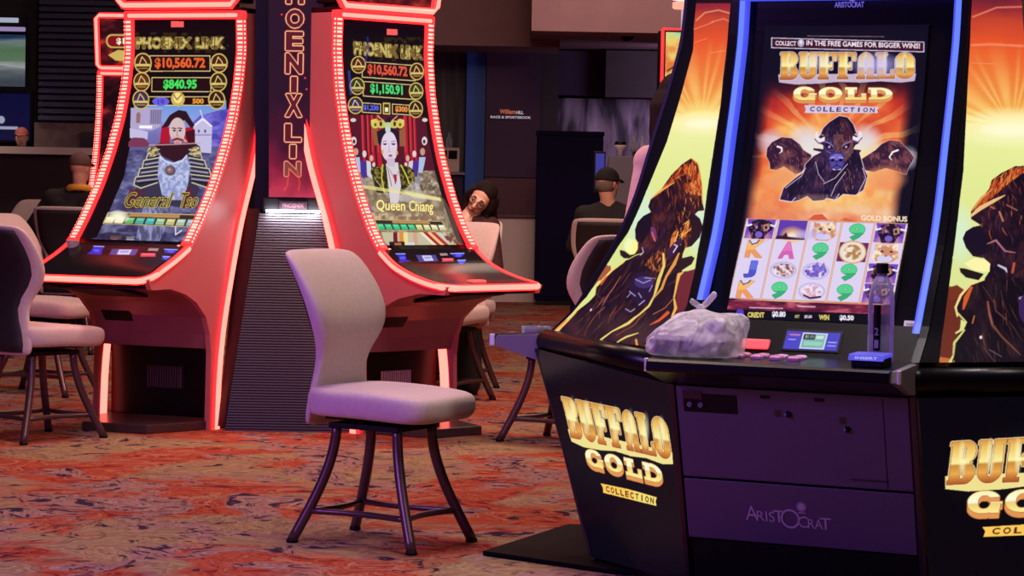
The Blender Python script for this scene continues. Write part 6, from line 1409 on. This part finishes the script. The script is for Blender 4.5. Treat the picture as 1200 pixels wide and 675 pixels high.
def person(label, loc, rz, J, head, headrot, top, low, group=None, coat_extra=.014, skin=SKIN, voxel=.009):
    t = thing('person', label, 'person', loc, rz, group)
    Hm = Matrix.Translation(Vector(head)) @ headrot.to_4x4()
    V = lambda k: Vector(J[k])
    def torso(mb, e):
        hp, cb, cu = V('hips'), V('waist'), V('chest'); sl, sr = V('shl'), V('shr')
        ax = (sr - sl).normalized()
        mb.caps(hp - ax * .075, hp + ax * .075, .12 + e, .12 + e, 14); mb.caps(hp - ax * .05, cb - ax * .055, .115 + e, .105 + e, 14); mb.caps(hp + ax * .05, cb + ax * .055, .115 + e, .105 + e, 14)
        mb.caps(cb - ax * .055, cu - ax * .075, .105 + e, .112 + e, 14); mb.caps(cb + ax * .055, cu + ax * .075, .105 + e, .112 + e, 14)
        mb.caps(sl, sr, .062 + e, .062 + e, 14); mb.caps(cu - ax * .07, sl, .10 + e, .062 + e, 12); mb.caps(cu + ax * .07, sr, .10 + e, .062 + e, 12)
        nk = V('neck'); mb.caps(sl * .6 + nk * .4, nk, .05 + e * .5, .05 + e * .2, 12); mb.caps(sr * .6 + nk * .4, nk, .05 + e * .5, .05 + e * .2, 12)
    def arms(mb, e, cut=1.0):
        for a, b, c in (('shl', 'ell', 'wrl'), ('shr', 'elr', 'wrr')):
            mb.caps(V(a), V(b), .054 + e, .042 + e, 12); mb.caps(V(b), V(b) + (V(c) - V(b)) * cut, .041 + e, .028 + e, 12)
    def legs(mb, e, cut=1.0):
        for s, k, a in ((-1, 'knl', 'anl'), (1, 'knr', 'anr')):
            ax = (V('shr') - V('shl')).normalized(); h0 = V('hips') + ax * .09 * s
            mb.caps(h0, V(k), .085 + e, .058 + e, 12); mb.caps(V(k), V(k) + (V(a) - V(k)) * cut, .056 + e, .038 + e, 12)
    body = MB(); torso(body, 0); arms(body, 0); legs(body, 0)
    nk = V('neck'); hb = Hm @ Vector((0, .025, -.05)); body.caps(nk - (hb - nk) * .3, hb, .056, .052, 14)
    head_parts(body, Hm)
    for k, e, s in (('wrl', 'ell', 1), ('wrr', 'elr', -1)): hand(body, J[k], V(k) - V(e), J.get('palm', (0, 0, 1)), s)
    for a, k in (('anl', 'knl'), ('anr', 'knr')):
        f = Vector(J.get('toe', (0, -1, 0))); p = V(a); body.caps(p + Vector((0, 0, -.03)), p + f * .13 + Vector((0, 0, -.045)), .034, .028, 10)
    b = body.build('body', skin, t, remesh=voxel)
    eyes = None
    for s in (-1, 1):
        m2 = MB().ell((0, 0, 0), (.0125, .0125, .009), 12, 8); MB().add([tuple(Hm @ (Vector((s * .031, -.0735, .012)) + Vector(v))) for v in m2.v], m2.f).build('eye', EYEW, t, smooth=True)
        m2 = MB().ell((0, 0, 0), (.006, .004, .006), 10, 6); MB().add([tuple(Hm @ (Vector((s * .031, -.0845, .011)) + Vector(v))) for v in m2.v], m2.f).build('iris', IRIS, t, smooth=True)
        m2 = MB().tube([(s * .014, -.0885, .036), (s * .03, -.0885, .041), (s * .048, -.077, .035)], [.003, .004, .002], 6); MB().add([tuple(Hm @ Vector(v)) for v in m2.v], m2.f).build('eyebrow', HAIRD, t, smooth=True)
    m2 = MB().tube([(-.023, -.080, -.059), (-.01, -.0915, -.056), (0, -.0925, -.058), (.01, -.0915, -.056), (.023, -.080, -.059)], [.003, .006, .0055, .006, .003], 8); MB().add([tuple(Hm @ Vector(v)) for v in m2.v], m2.f).build('mouth', LIPS, t, smooth=True)
    mb = MB(); torso(mb, coat_extra); arms(mb, coat_extra, .93); mb.build('jacket', top, t, remesh=.012)
    mb = MB(); ax = (V('shr') - V('shl')).normalized(); mb.caps(V('hips') - ax * .075, V('hips') + ax * .075, .13, .13, 14); legs(mb, .012, .95); mb.build('trousers', low, t, remesh=.014)
    for a in ('anl', 'anr'):
        f = Vector(J.get('toe', (0, -1, 0))); p = V(a); mb = MB(); mb.caps(p + Vector((0, 0, -.03)) - f * .04, p + f * .15 + Vector((0, 0, -.038)), .048, .04, 12); mb.build('shoe', BLACKM, t, remesh=.012)
    return t, Hm
def cap_on(t, Hm, m, bill=True):
    mb = MB(); v = []
    for j in range(9):
        th = math.pi / 2 * j / 8
        v.append([tuple(Hm @ Vector((.082 * math.sin(th + .02) * math.cos(a), .014 + .104 * math.sin(th + .02) * math.sin(a), .045 + .086 * math.cos(th)))) for a in [2 * math.pi * k / 24 for k in range(24)]])
    v.append([tuple(Hm @ Vector((.083 * math.cos(a), .014 + .105 * math.sin(a), .025 if math.sin(a) > -.3 else .038))) for a in [2 * math.pi * k / 24 for k in range(24)]])
    mb.loft(v); o = mb.build('cap', m, t, smooth=True)
    if bill:
        q = [(-.06, -.075, .045), (-.045, -.135, .032), (0, -.16, .03), (.045, -.135, .032), (.06, -.075, .045)]
        MB().add([tuple(Hm @ Vector(p)) for p in q] + [tuple(Hm @ (Vector(p) + Vector((0, 0, .007)))) for p in q], [(4, 3, 2, 1, 0), (5, 6, 7, 8, 9)] + [(i, (i + 1) % 5, (i + 1) % 5 + 5, i + 5) for i in range(5)]).build('cap_bill', m, o)
    MB().add([tuple(Hm @ (Vector((0, .014, .131)) + Vector(v))) for v in MB().ell((0, 0, 0), (.009, .009, .004), 10, 6).v], MB().ell((0, 0, 0), (1, 1, 1), 10, 6).f).build('cap_button', m, o)
    return o
def hair_on(t, Hm, m, length=.3, back=1, drape=0):
    mb = MB()
    def E(c, r): 
        m2 = MB().ell((0, 0, 0), r, 18, 12); mb.add([tuple(Hm @ (Vector(c) + Vector(v))) for v in m2.v], m2.f)
    E((0, .032, .055), (.083, .097, .086)); E((0, .055, -.02), (.078, .07, .10))
    for s in (-1, 1):
        for k in range(4):
            a = Hm @ Vector((s * (.068 + .004 * k), -.01 + .03 * k, .05)); m_ = Hm @ Vector((s * (.088), .0 + .03 * k, -.06)); e = m_ + Vector((s * .01, .0, -length * (.75 + .08 * k)))
            mb.tube([a, (a + m_) / 2 + (Hm.to_3x3() @ Vector((s * .012, 0, 0))), m_, (m_ + e) / 2, e], [.02, .026, .028, .026, .012], 8)
    for k in range(5):
        x = -.06 + .03 * k; a = Hm @ Vector((x, .09, .0)); e = a + Vector((0, .03, -length - .05)); mb.tube([a, (a + e) / 2 + Vector((0, .03, 0)), e], [.034, .034, .016], 8)
    return mb.build('hair', m, t, remesh=.008)

SIT = dict(hips=(0, .06, .73), waist=(0, .07, .88), chest=(0, .05, 1.06), shl=(-.185, .04, 1.16), shr=(.185, .04, 1.16), neck=(0, .035, 1.235), ell=(-.27, -.08, .92), elr=(.27, -.08, .92), wrl=(-.16, -.30, .86), wrr=(.16, -.30, .86),
           knl=(-.13, -.36, .70), knr=(.13, -.36, .70), anl=(-.12, -.40, .115), anr=(.12, -.40, .115))
def rot(yaw=0, pitch=0, roll=0): return Matrix.Rotation(R_(yaw), 3, 'Z') @ Matrix.Rotation(R_(pitch), 3, 'X') @ Matrix.Rotation(R_(roll), 3, 'Y')
# man in brown cap, seen from behind, left
J = dict(SIT); J.update(shl=(-.21, .03, 1.20), shr=(.225, .03, 1.20), neck=(0, .03, 1.265), chest=(0, .05, 1.08), ell=(-.31, -.04, .94), wrl=(-.24, -.26, .90), elr=(.40, -.02, .98), wrr=(.47, -.22, .86))
p1, H1 = person('man seen from behind in a brown cap and dark jacket with a yellow collar', (-3.38, 20.02, 0), 172, J, (.0, .02, 1.43), rot(-14, 4, 0), cloth('black jacket', (26, 20, 24)), cloth('black trousers', (20, 18, 24)))
cap_on(p1, H1, cloth('brown cap', (92, 64, 58)))
mb = MB(); mb.tube([(.085 * math.cos(a), .035 + .085 * math.sin(a), 1.272 + .02 * math.sin(a)) for a in [2 * math.pi * k / 20 for k in range(21)]], .026, 10); mb.build('collar', cloth('yellow collar', (226, 160, 60)), p1, smooth=True)
# man in black cap
p2, H2 = person('man in a black cap and dark jacket, seen from behind left of the bison panel', (.72, 19.32, 0), 176, dict(SIT), (.01, .03, 1.39), rot(-38, 6, 0), cloth('black jacket', (26, 20, 24)), cloth('black trousers', (20, 18, 24)))
cap_on(p2, H2, cloth('black cap', (22, 16, 20)))
mb = MB(); m2 = MB().ell((0, 0, 0), (.076, .08, .07), 16, 10); mb.add([tuple(H2 @ (Vector((0, .03, -.005)) + Vector(v))) for v in m2.v], m2.f); mb.build('hair', cloth('grey hair', (110, 90, 84)), p2, smooth=True)
# long-haired woman in glasses leaning to her side
J = dict(SIT); sh = Vector((.02, .06, 0))
J.update(waist=(.0, .08, .86), chest=(.03, .10, 1.0), shl=(-.14, .02, 1.03), shr=(.19, .16, 1.10), neck=(.05, .09, 1.155), ell=(-.26, -.06, .80), elr=(.26, .08, .82), wrl=(-.16, -.30, .72), wrr=(.14, -.26, .72))
pw, HW = person('long-haired woman in glasses leaning her head sideways behind the queen machine', (-.38, 17.15, 0), -15, J, (0.13, .11, 1.275), rot(9, 0, 0) @ rot(-12, 14, 34), cloth('dark red top', (60, 26, 32)), cloth('black trousers', (20, 18, 24)), voxel=.006, coat_extra=.010, skin=mat('brightened skin', (236, 184, 164), .5, noise=.04, nscale=40))  # skin colour lightened so her face reads brighter
hair_on(pw, HW, HAIRD, .2)
GM = mat('dark glasses frame', (40, 26, 30), .3)
for s in (-1, 1):
    ringp = [tuple(HW @ Vector((s * .032 + .025 * math.cos(a), -.094 - .002 * math.cos(a), .008 + .018 * math.sin(a)))) for a in [2 * math.pi * k / 20 for k in range(21)]]
    g = MB().tube(ringp, .0022, 6).tube([tuple(HW @ Vector(p)) for p in ((s * .056, -.092, .012), (s * .07, -.05, .016), (s * .074, .02, .012))], .002, 6)
    if s > 0: g.tube([tuple(HW @ Vector(p)) for p in ((-.008, -.097, .01), (0, -.099, .013), (.008, -.097, .01))], .002, 6)
    g.build('glasses', GM, pw, smooth=True)
# tall standing figure behind the left bison panel
STAND = dict(hips=(0, .0, 1.0), waist=(0, .01, 1.18), chest=(0, .0, 1.38), shl=(-.18, .0, 1.515), shr=(.18, .0, 1.515), neck=(0, .01, 1.60), ell=(-.27, .03, 1.2), elr=(.27, .03, 1.2), wrl=(-.28, -.12, 1.0), wrr=(.28, -.12, 1.0), knl=(-.11, -.03, .55), knr=(.11, -.03, .55), anl=(-.11, .02, .115), anr=(.11, .02, .115))
p4, H4 = person('dark-haired person in a pink top standing half hidden behind the left bison panel', (.735, 10.95, 0), 208, STAND, (.07, .0, 1.76), rot(0, 0, 0), cloth('pink top', (226, 176, 176)), cloth('dark trousers', (40, 34, 46)))
hair_on(p4, H4, HAIRD, .16)
# clerk behind the far counter
p5, H5 = person('person in a rust-coloured cap standing behind the far counter', (-5.66, 29.42, 0), 8, STAND, (0, .0, 1.76), rot(0, 0, 0), cloth('black jacket', (26, 20, 24)), cloth('black trousers', (20, 18, 24)), voxel=.012)
cap_on(p5, H5, cloth('rust cap', (120, 50, 40)))
# ------------------------------------------------------------------ small things
def bagmat():
    m, t, b = new_mat('thin white plastic bag'); L = t.links; N = t.nodes.new
    b.inputs['Base Color'].default_value = (*hexc(242, 236, 242), 1); b.inputs['Roughness'].default_value = .32
    tl = N('ShaderNodeBsdfTranslucent'); tl.inputs['Color'].default_value = (.75, .72, .76, 1); tr = N('ShaderNodeBsdfTransparent')
    m1 = N('ShaderNodeMixShader'); m1.inputs['Fac'].default_value = .35; m2 = N('ShaderNodeMixShader'); out = t.nodes['Material Output']
    L.new(b.outputs['BSDF'], m1.inputs[1]); L.new(tl.outputs['BSDF'], m1.inputs[2])
    tc = N('ShaderNodeTexCoord'); n = N('ShaderNodeTexNoise'); n.inputs['Scale'].default_value = 14; n.inputs['Detail'].default_value = 5; n.inputs['Distortion'].default_value = 1.5; L.new(tc.outputs['Object'], n.inputs['Vector'])
    r = N('ShaderNodeValToRGB'); r.color_ramp.elements[0].position = .35; r.color_ramp.elements[0].color = (.26, .26, .26, 1); r.color_ramp.elements[1].position = .7; r.color_ramp.elements[1].color = (.76, .76, .76, 1); L.new(n.outputs['Fac'], r.inputs['Fac'])
    L.new(r.outputs['Color'], m2.inputs['Fac']); L.new(tr.outputs['BSDF'], m2.inputs[1]); L.new(m1.outputs['Shader'], m2.inputs[2]); L.new(m2.outputs['Shader'], out.inputs['Surface'])
    bp = N('ShaderNodeBump'); bp.inputs['Strength'].default_value = 1.0; bp.inputs['Distance'].default_value = .02; L.new(n.outputs['Fac'], bp.inputs['Height']); L.new(bp.outputs['Normal'], b.inputs['Normal'])
    return m
BAGM = bagmat()
bx, by, bz = FM.w(.118, -.27, .848)
bag = thing('plastic_bag', 'knotted white plastic bag resting on the deck of the blue-lit machine', 'bag', (bx, by, bz), -25)
rs = np.random.RandomState(5)
ph = rs.rand(12) * 6.28
rings = []
prof = [(.0, .150, .098), (.012, .166, .112), (.026, .170, .115), (.04, .172, .116), (.06, .172, .115), (.08, .170, .112), (.095, .165, .107), (.11, .158, .100), (.128, .132, .080), (.141, .092, .054), (.151, .052, .034), (.158, .024, .018), (.163, .016, .014)]
nn = 110
for j, (z, rx, ry) in enumerate(prof):
    r = []; sx = .012 * (z / .163) ** 1.5
    for k in range(nn):
        a = 2 * math.pi * k / nn; c, s = math.cos(a), math.sin(a); e = .62
        wv = (.011 * math.sin(5 * a + ph[0] + z * 40) + .009 * (abs(math.sin(6.5 * a + ph[1] - z * 45)) - .5) + .008 * (abs(math.sin(11 * a + ph[2] + z * 70)) - .5) + .004 * math.sin(23 * a + ph[4] - z * 120)) * min(1, .25 + z * 9) * (1 if z < .15 else .3)
        x = (rx + wv) * math.copysign(abs(c) ** e, c); y = (ry + wv) * math.copysign(abs(s) ** e, s)
        dz = .22 * z * (x / .17) * (z < .14) + .007 * math.sin(3 * a + ph[3]) * (z > .05) * (z < .15)
        x *= .94; r.append((x + sx, y, max(0, z + dz)))
    rings.append(r)
mb = MB().loft(rings); mb.build('bag_body', BAGM, bag, smooth=True, sub=1)
mb = MB().ell((.012, 0, .168), (.016, .014, .012), 14, 8)
mb.build('knot', BAGM, bag, smooth=True)
for dx, dz, wd in ((.055, .055, .013), (-.04, .026, .012)):
    pts = [(.012, 0, .166), (.012 + dx * .4, .004, .166 + dz * .35), (.012 + dx * .8, -.003, .166 + dz * .8), (.012 + dx, -.004, .166 + dz)]
    MB().ribbon([(p, (-dz / math.hypot(dx, dz), .3, dx / math.hypot(dx, dz)), (0, 1, 0)) for p in pts], None, wd * 2, .006).build('handle_end', BAGM, bag, smooth=True, sub=1)
tb = thing('takeout_box', 'dark food container inside the knotted white plastic bag', 'box', FM.w(.105, -.27, .853), -25)
DKB = mat('dark food container', (56, 42, 62), .4)
MB().loft([[(-.115, -.065, 0), (.115, -.065, 0), (.115, .065, 0), (-.115, .065, 0)], [(-.13, -.08, .048), (.13, -.08, .048), (.13, .08, .048), (-.13, .08, .048)]]).build('tray', DKB, tb, bevel=.01)
MB().loft([[(-.134, -.084, .050), (.134, -.084, .050), (.134, .084, .050), (-.134, .084, .050)], [(-.11, -.06, .075), (.11, -.06, .075), (.11, .06, .075), (-.11, .06, .075)]]).build('lid', mat('clear grey lid', (150, 140, 156), .3), tb, bevel=.008)
# clear bottle
wx, wy, wz = FM.w(.738, -.20, .847)
PLAST = glassy('clear bottle plastic', (206, 196, 226), .12, .24)
bt = thing('water_bottle', 'tall clear plastic bottle with a black cap standing on the right of the deck', 'bottle', (wx, wy, wz), -25)
MB().lathe([(.036, 0), (.042, .006), (.043, .02), (.043, .10), (.0415, .105), (.043, .11), (.043, .215), (.041, .235), (.034, .265), (.022, .288), (.0165, .295), (.0165, .31)], seg=32).build('bottle_body', PLAST, bt, smooth=True)
MB().lathe([(.001, .337), (.019, .336), (.0205, .333), (.0205, .303), (.019, .302)], seg=28).build('cap', BLACKM, bt)
MB().prism_z([(.012 * math.cos(a), -.0445 + .003 * math.sin(a)) for a in np.linspace(0, 6.28, 9)[:-1]], .05, .20).build('label_strip', BLACK, bt)
MB().box(-.007, .007, -.0482, -.047, .058, .085).build('label_mark', mat('pale label mark', (150, 130, 170), .5), bt)
flat_text('label_lettering', '2', -.007, .007, .10, .125, -.0482, bpy.data.materials['pale label mark'], bt, .0005)
# glasses on decks
def tumbler(label, p): 
    o = MB().lathe([(.001, .004), (.026, .004), (.033, .085), (.036, .085), (.03, .0), (.001, 0)], seg=24).build('glass_tumbler', GLASS, smooth=True); o.location = p; return tag(o, label, 'glass')
tumbler('clear glass on the left edge of the general machine deck', FA.w(-.70, -.36, .957))
o = MB().lathe([(.001, .006), (.045, .006), (.05, .028), (.056, .028), (.056, 0), (.001, 0)], seg=24).build('glass_ashtray', GLASS, smooth=True); o.location = FN.w(-.13, -.30, .847); tag(o, 'low clear glass dish on the deck left of the bison panel', 'dish')
# black bag on the carpet by the woman
hb = thing('shoulder_bag', 'soft black bag on the carpet under the pink-lit chair by the woman', 'bag', (-.30, 16.82, 0), -20)
BGM = mat('black bag cloth', (22, 18, 22), .8, bump=.3, bscale=40)
rings = []
for z, w, d in ((0, .08, .06), (.03, .105, .08), (.2, .11, .085), (.34, .10, .07), (.42, .085, .045), (.44, .06, .02)):
    rings.append([(w * math.copysign(abs(math.cos(a)) ** .6, math.cos(a)), d * math.copysign(abs(math.sin(a)) ** .6, math.sin(a)), z + .008 * math.sin(3 * a)) for a in [2 * math.pi * k / 28 for k in range(28)]])
MB().loft(rings).build('bag_body', BGM, hb, smooth=True, sub=1)
MB().tube([(-.07, 0, .43), (-.05, 0, .50), (0, 0, .53), (.05, 0, .50), (.07, 0, .43)], .008, 8).build('strap', BGM, hb, smooth=True)
# far gaming terminal beyond the man in the black cap
gt = thing('gaming_terminal', 'grey gaming terminal with two narrow blue screens beyond the man in the black cap', 'gaming terminal', (.96, 23.2, 0))
GREYP = mat('grey terminal plastic', (112, 104, 120), .6)
MB().hexa([(-.20, -.05, .9), (.22, -.05, .9), (.22, .25, .9), (-.20, .25, .9)], [(-.10, .0, 1.64), (.12, .0, 1.64), (.12, .2, 1.64), (-.10, .2, 1.64)]).build('divider', GREYP, gt, bevel=.01)
MB().box(-.42, .42, .0, .45, 0, .9).build('base', NAVY, gt, bevel=.01)
BSC = glow('dim blue screen', hexc(36, 44, 150), .9)
for s in (-1, 1):
    MB().box(*sorted((s * .13, s * .24)), .16, .22, 1.30, 1.68).build('screen_case', BLACK, gt, bevel=.005)
    MB().box(*sorted((s * .14, s * .22)), .152, .16, 1.34, 1.66).build('screen', BSC, gt)
MB().lathe([(.03, 1.64), (.02, 1.68), (.05, 1.71), (.055, 1.74)], (0.0, .08, 0), 16).build('lamp_stem', mat('pale lamp plastic', (190, 180, 190), .4), gt, smooth=True)
MB().lathe([(.055, 1.74), (.05, 1.77), (.001, 1.78)], (0.0, .08, 0), 16).build('lamp_cap', BLACK, gt, smooth=True)
for k, x in enumerate((1.08, 1.16)):
    o = MB().lathe([(.028, 0), (.03, .08), (.012, .12), (.013, .15)], seg=14).build('drinks_bottle', GLASS, smooth=True); o.location = (x, 23.33 + .0 * k, 1.68); tag(o, ('left' if k == 0 else 'right') + ' one of two small clear bottles on top of the grey gaming terminal', 'bottle', 'bottles on the gaming terminal')
# far slot machine with a lit topper and candle lamp
fm = thing('slot_machine', 'far slot machine with a yellow picture and pale candle lamp beyond the bison panel', 'slot machine', (1.40, 20.2, 0), 6)
MB().box(-.25, .25, .05, .6, 0, 2.1).build('cabinet', BLACK, fm, bevel=.01)
MB().box(-.24, .24, .1, .35, 2.10, 2.62).build('topper', BLACK, fm, bevel=.01)
A_ = Art([(1, 0, 0, 100, 0), (0, 0, 110, 100, 110)], 60, 66, bg=(200, 170, 90)); n_ = A_.noise(30, 30, 3); A_.fill(np.ones(A_.X.shape), A_.ramp(n_, [(.3, (226, 120, 60)), (.5, (236, 206, 110)), (.65, (190, 214, 150)), (.8, (120, 190, 190))])); A_.line([(5, 70), (50, 40), (60, 50)], 2.5, (40, 40, 40)); A_.ell(62, 60, 12, 16, (214, 160, 130)); A_.poly([(40, 110), (50, 80), (80, 78), (95, 110)], (60, 90, 170))
art_mesh('topper_screen', A_, lambda U, V: (-.215 + .44 * U, .098, 2.60 - .48 * V), ART, fm)
MB().box(-.25, -.23, .085, .11, 2.1, 2.62).build('side_light', LEDR, fm)
MB().box(-.24, .24, .09, .12, 2.615, 2.63).build('top_light', LEDR, fm)
MB().lathe([(.03, 2.62), (.03, 2.78)], (-.05, .2, 0), 16).build('lamp_post', glow('lilac lamp post', hexc(206, 170, 190), .9), fm, smooth=True)
MB().lathe([(.09, 2.79), (.10, 2.80), (.10, 2.84), (.07, 2.85)], (-.05, .2, 0), 24).lathe([(.10, 2.86), (.10, 2.92), (.001, 2.93)], (-.05, .2, 0), 24, 1).build('candle_lamp', [glow('peach lamp', (1.0, .42, .30), 1.1), glow('white lamp', (1.0, .85, .80), 1.0)], fm)
# ------------------------------------------------------------------ light
def area(name, loc, size, energy, c, aim=None, sy=None):
    d = bpy.data.lights.new(name, 'AREA'); d.energy = energy; d.color = c; d.size = size
    if sy: d.shape = 'RECTANGLE'; d.size_y = sy
    o = bpy.data.objects.new(name, d); col.objects.link(o); o.location = loc
    if aim is not None: o.rotation_euler = (Vector(aim) - Vector(loc)).to_track_quat('-Z', 'Y').to_euler()
    return o
WARM = (1.0, .70, .56)
area('ceiling_or_fill_lamp', (-.6, 10.4, 4.7), 1.2, 105, WARM, (-.9, 10.9, 0))
area('ceiling_or_fill_lamp', (2.2, 7.6, 4.6), .9, 62, (1.0, .82, .76), (-.3, 10.0, .8))
area('ceiling_or_fill_lamp', (-2.4, 12.6, 4.7), 1.2, 80, (1.0, .54, .44), (-1.8, 12.4, 0))
area('ceiling_or_fill_lamp', (.5, 14.6, 4.6), 1.0, 220, (1.0, .62, .50), (-.2, 17.0, 1.0))  # added lamp without a known fixture, brightens the woman's face
area('ceiling_or_fill_lamp', (-2.8, 20.5, 4.7), 1.6, 60, WARM, (-2.8, 20.5, 0))
area('ceiling_or_fill_lamp', (.6, 20.5, 4.7), 1.4, 34, WARM, (.6, 20.5, 0))
area('ceiling_or_fill_lamp', (1.0, 24.0, 4.7), 2.4, 150, (1.0, .64, .62), (.4, 29.0, 2.4))
area('cove_lamp', (-3.4, 6.6, 2.2), 1.0, 125, (.46, .20, 1.0), (-.5, 10.0, .6))
area('ceiling_or_fill_lamp', (.80, 8.35, 4.7), .5, 10, (1.0, .86, .88), (.80, 8.55, .8)).data.spread = R_(50)  # added narrow lamp that whitens the bag on the deck
area('bar_or_fill_lamp', (-6.0, 28.5, 3.6), .8, 14, (1.0, .84, .74), (-6.0, 28.9, 1.6)).data.spread = R_(50)  # added lamp that brightens the edge of the far counter
area('bar_or_fill_lamp', (2.4, 30.2, 2.6), .8, 17, (.74, .56, 1.0), (1.4, 32, 1.9), None)
w = bpy.data.worlds.new('world'); scn.world = w; w.use_nodes = True
w.node_tree.nodes['Background'].inputs['Color'].default_value = (.30, .20, .42, 1); w.node_tree.nodes['Background'].inputs['Strength'].default_value = .02
scn.view_settings.view_transform = 'Standard'; scn.view_settings.look = 'None'; scn.view_settings.exposure = 0; scn.view_settings.gamma = 1; scn.view_settings.use_curve_mapping = False
scn.cycles.use_denoising = True
scn.cycles.max_bounces = 8; scn.cycles.transparent_max_bounces = 12; scn.cycles.sample_clamp_indirect = 6
